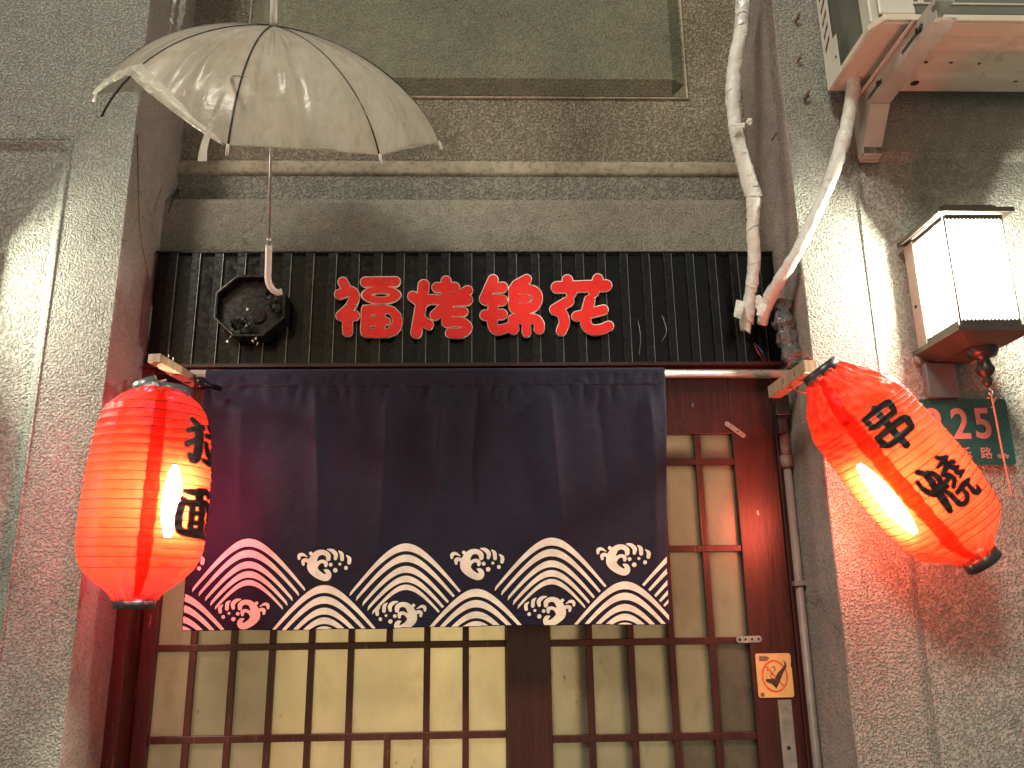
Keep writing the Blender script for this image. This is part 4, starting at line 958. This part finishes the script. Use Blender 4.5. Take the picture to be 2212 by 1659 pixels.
# ------------------------------------------------------------------ wall lamps
def wall_lamp(x0, x1, label, power):
    z0, z1, yf = 2.092, 2.385, -.205
    root = thing('wall_lamp', ((x0+x1)/2, 0, z0), label, 'lamp', 'lit square lamps on the stucco piers')
    xm = (x0+x1)/2
    def tray(z, t, dx, flip, name, yy=yf):
        mb = MB(); s_ = -1 if flip else 1
        a = [(x0-.0, -.001, z), (x1+.0, -.001, z), (x1, yy, z), (x0, yy, z)]; x1_ = x1
        b = [(x0+dx, -.001, z+s_*t), (x1-dx, -.001, z+s_*t), (x1-dx, yy+dx, z+s_*t), (x0+dx, yy+dx, z+s_*t)]
        mb.add(a+b, [(0, 1, 2, 3), (4, 5, 6, 7)]+[(i, (i+1) % 4, (i+1) % 4+4, i+4) for i in range(4)]); o = mb.build(name, M['lampmetal'], root, .001)
        mb = MB(); w = .003                                # folded rim
        mb.box(x0-w, x0, yy-w, -.001, z-.004, z+.008); mb.box(x1, x1+w, yy-w, -.001, z-.004, z+.008); mb.box(x0, x1, yy-w, yy, z-.004, z+.008); mb.build('rim', M['lampmetal'], o)
    tray(z1, .030, .03, False, 'cap'); tray(z0, .026, .045, True, 'base')
    MB().box(x0+.012, x1-.012, -.045, -.001, z0+.004, z1-.004).build('backbox', M['lampside'], root, .002)
    MB().tube([(x0+.0115, -.022, z0+.12), (x0+.009, -.022, z0+.12)], .004, 8).build('screw', M['dark'], root)
    gx0, gx1, gy0, gy1 = x0+.018, x1-.018, yf+.020, -.046; gz0, gz1 = z0+.0035, z1-.0035
    def flute(pa, pb, nrm, name='glass_panel'):
        L_ = (pb-pa).length; nf = max(3, int(L_/.0088)); k_ = 6; mb = MB(); n_ = nf*k_
        for i in range(n_+1):
            p = pa.lerp(pb, i/n_)+nrm*(.0042*abs(math.sin(math.pi*i/k_)))
            mb.v += [Vector((p.x, p.y, gz0)), Vector((p.x, p.y, gz1))]
        for i in range(n_): mb.f.append([2*i, 2*i+1, 2*i+3, 2*i+2]); mb.mi.append(0); mb.sm.append(False)
        o = mb.build(name, M['glass'], root)
        for zz, sg_ in ((gz0, 1), (gz1, -1)):              # scalloped fret strips top and bottom
            mb = MB(); L = []; N_ = nf*8
            for i in range(N_+1):
                p = pa.lerp(pb, i/N_)+nrm*.0048; hgt = (.010 if sg_ < 0 else .021)+.005*abs(math.sin(math.pi*i/8)); L += [(p.x, p.y, zz), (p.x, p.y, zz+sg_*hgt)]
            mb.add(L, [(2*i, 2*i+1, 2*i+3, 2*i+2) for i in range(N_)])
            mb.build('scalloped_strip', M['lampmetal'], root, 0, .001)
    V_ = Vector
    flute(V_((gx0, gy1, 0)), V_((gx0, gy0, 0)), V_((-1, 0, 0))); flute(V_((gx0, gy0, 0)), V_((gx1, gy0, 0)), V_((0, -1, 0))); flute(V_((gx1, gy0, 0)), V_((gx1, gy1, 0)), V_((1, 0, 0)))
    for x in (gx0, gx1): MB().tube([(x, gy0, gz0), (x, gy0, gz1)], .0028, 8).build('corner_post', M['lampmetal'], root)
    for x in (gx0, gx1): MB().tube([(x, gy1, gz0), (x, gy1, gz1)], .0022, 8).build('corner_post', M['lampmetal'], root)
    cb = Vector((xm, (gy0+gy1)/2, z0+.19)); mb = MB(); n = 12
    mb.tube([cb+V_((0, 0, .026*(i/n*2-1))) for i in range(n+1)], [max(.003, .024*math.sin(math.pi*(.05+.9*i/n))**.6) for i in range(n+1)], 18); mb.build('bulb', M['bulb'], root)
    l = bpy.data.lights.new('lamp_light', 'POINT'); l.energy = power; l.color = (1.0, .955, .80); l.shadow_soft_size = .034
    o = bpy.data.objects.new('lamp_light', l); COL.objects.link(o); o.location = cb-root.location; o.parent = root
    # bracket under the tray
    MB().box(x0+.012, x0+.088, -.024, -.001, z0-.115, z0-.027).build('wall_box', M['ring'], root, .003)
    mb = MB(); cx = xm+.005; prof_ = [(.050, -.02), (.056, -.032), (.045, -.045), (.020, -.050), (.024, -.062), (.034, -.075), (.026, -.088), (.012, -.093), (.018, -.103), (.014, -.113), (.002, -.118)]
    for r_, z_ in prof_: mb.v += [Vector((cx+r_*.62*math.cos(2*math.pi*i/20), -.13+r_*.62*math.sin(2*math.pi*i/20), z0+z_)) for i in range(20)]
    for j in range(len(prof_)-1):
        for i in range(20): mb.f.append([j*20+i, j*20+(i+1) % 20, (j+1)*20+(i+1) % 20, (j+1)*20+i]); mb.mi.append(0); mb.sm.append(True)
    mb.build('finial', M['dark'], root)
    return root
wall_lamp(1.069, 1.243, 'lit square wall lamp with fluted glass above the green number plate', 80)
wall_lamp(-1.398, -1.224, 'lit square wall lamp on the left pier, mostly outside the picture', 42)
# cord from the right lamp's hook
fx = 1.161
tag(MB().tube(bez([(fx, -.13, 1.972), (fx+.006, -.133, 1.963), (fx+.002, -.135, 1.953), (fx-.004, -.133, 1.96)], 4), .0016, 6).build('hook', M['steel']), 'small steel hook under the right wall lamp', 'hook')
mb = MB(); mb.tube(bez([(fx+.001, -.134, 1.957), (fx+.003, -.134, 1.90), (fx+.004, -.135, 1.82), (fx+.008, -.137, 1.72)], 8), .0021, 7)
for i in range(5): q = Vector((fx+.001, -.134, 1.952-.006*i)); mb.tube([q, q+Vector((random.uniform(-.012, .012), -.003, random.uniform(-.006, .012)))], .0013, 5)
tag(mb.build('hanging_cord', M['cord']), 'dull pink cord knotted under the right wall lamp, hanging over the number plate', 'cord')

# ------------------------------------------------------------------ number plate
np_ = thing('number_plate', (1.17, 0, 1.82), 'dark green house number plate reading 225 behind the right lantern', 'sign')
c0, c1, c2, c3 = at(1980, 863, -.008), at(2173, 862, -.008), at(2188, 1004, -.008), at(1998, 1006, -.008)
X, Y, GX, GY = grid(-.02, 1.02, -.02, 1.02, .01)
V = .05-np.hypot(np.maximum(np.abs(GX-.5)-.45, 0), np.maximum(np.abs(GY-.5)-.45, 0)); vs, fs = march(V, X, Y)
pxa, pxb, pza, pzb = c0.x, 1.277, c0.z, c2.z
mb = MB(); extrude_shape(mb, [(pxa+(pxb-pxa)*a, -.008, pza-(pza-pzb)*b) for a, b in vs], fs, (0, .0012, 0), 0); mb.build('plate', M['teal'], np_)
for xx in (pxa+.01, pxb-.01): MB().tube([(xx, -.0075, pza-.01), (xx, .0, pza-.01)], .003, 8).build('spacer', M['dark'], np_)
def text(body, x, z, h, sx, off, parent, name, mat, y):
    c = bpy.data.curves.new('t', 'FONT'); c.body = body; c.size = 1; c.align_x = 'CENTER'; c.offset = off; c.resolution_u = 6
    o = bpy.data.objects.new('t', c); COL.objects.link(o); bpy.context.view_layer.update()
    me = bpy.data.meshes.new_from_object(o.evaluated_get(bpy.context.evaluated_depsgraph_get())); bpy.data.objects.remove(o)
    zs_ = [v.co.y for v in me.vertices] or [0, 1]; xs_ = [v.co.x for v in me.vertices] or [0, 1]; k_ = h/max(1e-6, max(zs_)-min(zs_)); xm_ = (max(xs_)+min(xs_))/2; off_ = wloc(parent)
    for v in me.vertices: v.co = Vector((x+(v.co.x-xm_)*k_*sx, y, z+(v.co.y-min(zs_))*k_))-off_
    me.materials.clear(); me.materials.append(mat); o = bpy.data.objects.new(name, me); COL.objects.link(o); o.parent = parent; return o
for ch_, cx_ in (('2', 2024), ('2', 2080), ('5', 2128)):
    q = at(cx_, 948, -.0095); text(ch_, q.x, q.z, at(cx_, 881, -.0095).z-q.z, .88, .022, np_, 'digit', M['platered'], -.0095)
for ch_, cx_ in (('乐', 2089), ('路', 2133)):
    q = at(cx_, 991, -.0095); text(ch_, q.x, q.z, at(cx_, 966, -.0095).z-q.z, 1.0, .012, np_, 'street_character', M['platered'], -.0095)
X, Y, GX, GY = grid(-1, 1, -1, 1, .06); V = np.vectorize(lambda a, b: .75-math.hypot(a, b)+.55*noise.noise(Vector((a*2.2, b*2.2, 4))))(GX, GY); vs, fs = march(V, X, Y)
q = at(2166, 985, -.0096); MB().add([(q.x+a*.020, -.0096, q.z+b*.009) for a, b in vs], fs).build('rust_patch', M['rust'], np_)

# ------------------------------------------------------------------ air conditioner and bracket
ax0, ax1, ay0, ay1, az0 = .920, 1.72, -.318, -.040, 2.818
ac = thing('air_conditioner', (1.3, -.18, az0), 'cream outdoor air conditioner unit seen from below at the top right', 'air conditioner')
# bottom pan with chamfered front corner, raised ribs
mb = MB(); o_ = [(ax0, ay1), (ax0, ay0+.04), (ax0+.022, ay0), (ax1, ay0), (ax1, ay1)]
for z in (az0, az0+.018): mb.v += [Vector((a, b, z)) for a, b in o_]
mb.f += [[0, 1, 2, 3, 4], [9, 8, 7, 6, 5]]+[[i, (i+1) % 5, (i+1) % 5+5, i+5] for i in range(5)]; mb.mi += [0]*7; mb.sm += [False]*7
pan = mb.build('bottom_pan', M['acpan'], ac, .003)
MB().tube([(ax0+.006, ay1-.01, az0-.001), (ax0+.006, ay0+.045, az0-.001), (ax0+.026, ay0+.008, az0-.001), (ax1, ay0+.008, az0-.001)], .003, 8).build('pan_lip', M['acw'], pan)
for yy in (-.262, -.205, -.130):
    for xa, xb in ((1.11, 1.26), (1.29, 1.45)):
        mb = MB(); h_ = .011
        mb.add([(xa, yy, az0-.0005), (xb, yy, az0-.0005), (xb, yy+.034, az0-.0005), (xa, yy+.034, az0-.0005), (xa+.012, yy+.010, az0-h_), (xb-.012, yy+.010, az0-h_), (xb-.012, yy+.024, az0-h_), (xa+.012, yy+.024, az0-h_)], [(4, 5, 6, 7), (0, 1, 5, 4), (1, 2, 6, 5), (2, 3, 7, 6), (3, 0, 4, 7)])
        mb.build('pressed_rib', M['acpan'], pan)
mb = MB(); mb.tube(bez([(.958, -.245, az0-.0005), (.995, -.262, az0-.0005), (1.02, -.262, az0-.0005)], 6), .0018, 6); mb.tube(bez([(.985, -.21, az0-.0005), (1.005, -.215, az0-.0005), (1.016, -.245, az0-.0005)], 6), .0018, 6); mb.tube(bez([(.965, -.11, az0), (.955, -.15, az0), (.975, -.18, az0)], 8), .0016, 6); mb.build('pressed_line', M['acpan'], pan)
for i, (xx, yy, rr_) in enumerate(((1.135, -.078, .011), (1.12, -.165, .007), (1.185, -.165, .007), (1.26, -.16, .004), (1.40, -.09, .006))):
    MB().tube([(xx, yy, az0-.0008), (xx, yy, az0-.0002)], rr_, 12 if i != 1 and i != 2 else 4).build('drain_hole', M['acslot'], pan)
# casing
MB().box(ax0+.03, ax1-.004, ay0+.008, ay1-.002, az0+.0185, 3.36).build('casing', M['acdark'], ac)
mb = MB(); mb.box(ax0+.004, ax0+.029, ay0+.03, ay0+.075, az0+.0185, 3.36); mb.box(ax0+.012, ax0+.10, ay0+.001, ay0+.0078, az0+.0185, 3.36); mb.build('front_post', M['acw'], ac, .004)
X, Y, GX, GY = grid(ax0+.10, ax1-.01, az0+.0185, 3.35, .006)
V = np.minimum(np.minimum(GX-ax0-.10, ax1-.01-GX), np.minimum(GY-az0-.0185, 3.35-GY))+1e-4
hx_, hz_ = 1.42, 3.10; V = np.minimum(V, np.hypot(GX-hx_, GY-hz_)-.235); vs, fs = march(V, X, Y)
mb = MB(); extrude_shape(mb, [(a, ay0, b) for a, b in vs], fs, (0, .0075, 0), 0); mb.build('front_panel', M['acdark'], ac)
mb = MB(); mb.tube([(hx_+.24*math.cos(a_), ay0-.002, hz_+.24*math.sin(a_)) for a_ in [2*math.pi*i/60 for i in range(61)]], .006, 8, 0, False)
for rr_ in (.05, .09, .13, .17, .21): mb.tube([(hx_+rr_*math.cos(a_), ay0-.004, hz_+rr_*math.sin(a_)) for a_ in [2*math.pi*i/48 for i in range(49)]], .0018, 5, 0, False)
for i in range(12): a_ = i*math.pi/6; mb.tube([(hx_, ay0-.004, hz_), (hx_+.24*math.cos(a_), ay0-.004, hz_+.24*math.sin(a_))], .0018, 5)
mb.build('fan_guard', M['acdark'], ac)
mb = MB()
for xx in (ax0+.108,): mb.tube(bez([(xx, ay0-.001, 3.30), (xx, ay0-.001, az0+.09), (xx+.012, ay0-.001, az0+.052), (xx+.04, ay0-.001, az0+.045), (ax1-.05, ay0-.001, az0+.045)], 8), .003, 6)
mb.build('panel_line', M['acw'], ac)
# slotted rear guard
def guard():
    X, Y, GX, GY = grid(-.105, 0, az0+.0, 3.30, .0022); YY = GX-.042
    V = np.minimum(np.minimum(GX+.058, -GX), GY-az0)+1e-4
    V = np.where(GY < az0+.115, np.minimum(np.minimum(GX+.082+0*(GY-az0), -GX), GY-az0)+1e-4, V)
    for k_ in range(9):
        zc = az0+.105+.040*k_; P_ = [(-.046, zc+.022), (-.012, zc-.006), (-.012, zc+.012), (-.046, zc+.040)]
        V = np.minimum(V, -sd_poly(GX, GY, P_)-.0)
    vs, fs = march(V, X, Y); mb = MB(); extrude_shape(mb, [(ax0-.0012, ay1+a, b) for a, b in vs], fs, (.0014, 0, 0), 0); return mb
guard().build('slotted_guard', M['acw'], ac)
MB().tube([(ax0-.002, ay1-.068, az0+.055), (ax0, ay1-.068, az0+.055)], .004, 8).build('screw', M['dark'], ac)
# bracket
bk = thing('bracket', (1.03, 0, 2.75), 'grey slotted steel bracket arm carrying the air conditioner', 'bracket')
bx0, bx1, bz0, bz1, by0 = .996, 1.046, 2.740, 2.788, -.425
X, Y, GX, GY = grid(by0, -.001, bz0, bz1, .0012)
V = np.minimum(np.minimum(GX-by0, -.001-GX), np.minimum(GY-bz0, bz1-GY))+1e-5
zc_ = (bz0+bz1)/2-.003
for y0_, y1_ in ((-.365, -.275), (-.165, -.095)): V = np.minimum(V, np.hypot(np.maximum(np.abs(GX-(y0_+y1_)/2)-(y1_-y0_)/2, 0), GY-zc_)-.0062)
V = np.minimum(V, np.hypot(GX+.362, GY-zc_)-.0105); V = np.minimum(V, -np.minimum(.008-np.abs(GY-zc_-.004), .016-np.abs(GX-by0)))
vs, fs = march(V, X, Y); mb = MB(); extrude_shape(mb, [(bx0, a, b) for a, b in vs], fs, (.0025, 0, 0), 0); mb.build('arm_web', M['bracket'], bk)
MB().box(bx0+.0027, bx1, by0+.004, -.001, bz0, bz0+.0025).build('arm_flange', M['bracket'], bk)
MB().box(bx0+.0027, bx1, by0+.004, -.001, bz1-.0025, bz1).build('arm_flange', M['bracket'], bk)
MB().box(bx0-.010, bx0-.0012, by0+.07, -.05, bz1+.001, bz1+.004).build('pan_rail', M['acw'], bk)
for yy in (-.30, -.09): MB().box(bx0+.006, bx1-.006, yy-.02, yy+.02, bz1+.0005, az0-.0015).build('rubber_foot', M['dark'], bk)
mb = MB(); G_ = [(-.001, bz0), (-.105, bz0), (-.034, bz0-.085), (-.030, bz0-.100), (-.001, bz0-.104)]
mb.add([(bx0-.0006, a, b) for a, b in G_]+[(bx0+.0019, a, b) for a, b in G_], [(0, 1, 2, 3, 4), (9, 8, 7, 6, 5)]+[(i, (i+1) % 5, (i+1) % 5+5, i+5) for i in range(5)]); mb.build('gusset', M['bracket'], bk)
mb = MB(); mb.add([(bx0+.002, -.103, bz0-.0012), (bx1, -.103, bz0-.0012), (bx1, -.033, bz0-.085), (bx0+.002, -.033, bz0-.085)], [(0, 1, 2, 3)]); mb.build('gusset_plate', M['bracket'], bk, 0, .002)
MB().box(bx0+.002, bx1, -.006, -.001, bz0-.112, bz0-.001).build('wall_plate', M['bracket'], bk)
MB().box(bx0+.002, bx1, -.032, -.0065, bz0-.1065, bz0-.104).build('foot_flange', M['bracket'], bk)
for yy in (-.352, -.155): MB().tube([(bx0-.005, yy, zc_), (bx0+.003, yy, zc_)], .008, 6).build('bolt', M['dark'], bk)

# ------------------------------------------------------------------ bolts left in the right pier
for (a, b, sc_, lb) in ((1742, 210, 1, 'rusty bolt stub sticking out of the stucco left of the bracket'), (1727, 128, .7, 'small rusty screw in the stucco, middle of three beside the pipe'), (1722, 42, .8, 'rusty bolt in the stucco near the top edge right of the pipe'), (1675, 292, .5, 'tiny nail in the right jamb beside the taped pipe')):
    y_ = 0 if a > 1690 else .03
    q = at(a, b, y_-.012); n1 = q+Vector((.004, -.012, .016))*sc_
    mb = MB(); mb.tube([Vector((q.x-.002, y_+.01, q.z-.002)), q], .004*sc_, 8); mb.tube([q, n1], [.0045*sc_, .0035*sc_], 7); mb.tube([q+Vector((-.008, 0, -.004))*sc_, q+Vector((.008, 0, .004))*sc_], .003*sc_, 6)
    tag(mb.build('bolt', M['iron']), lb, 'bolt')
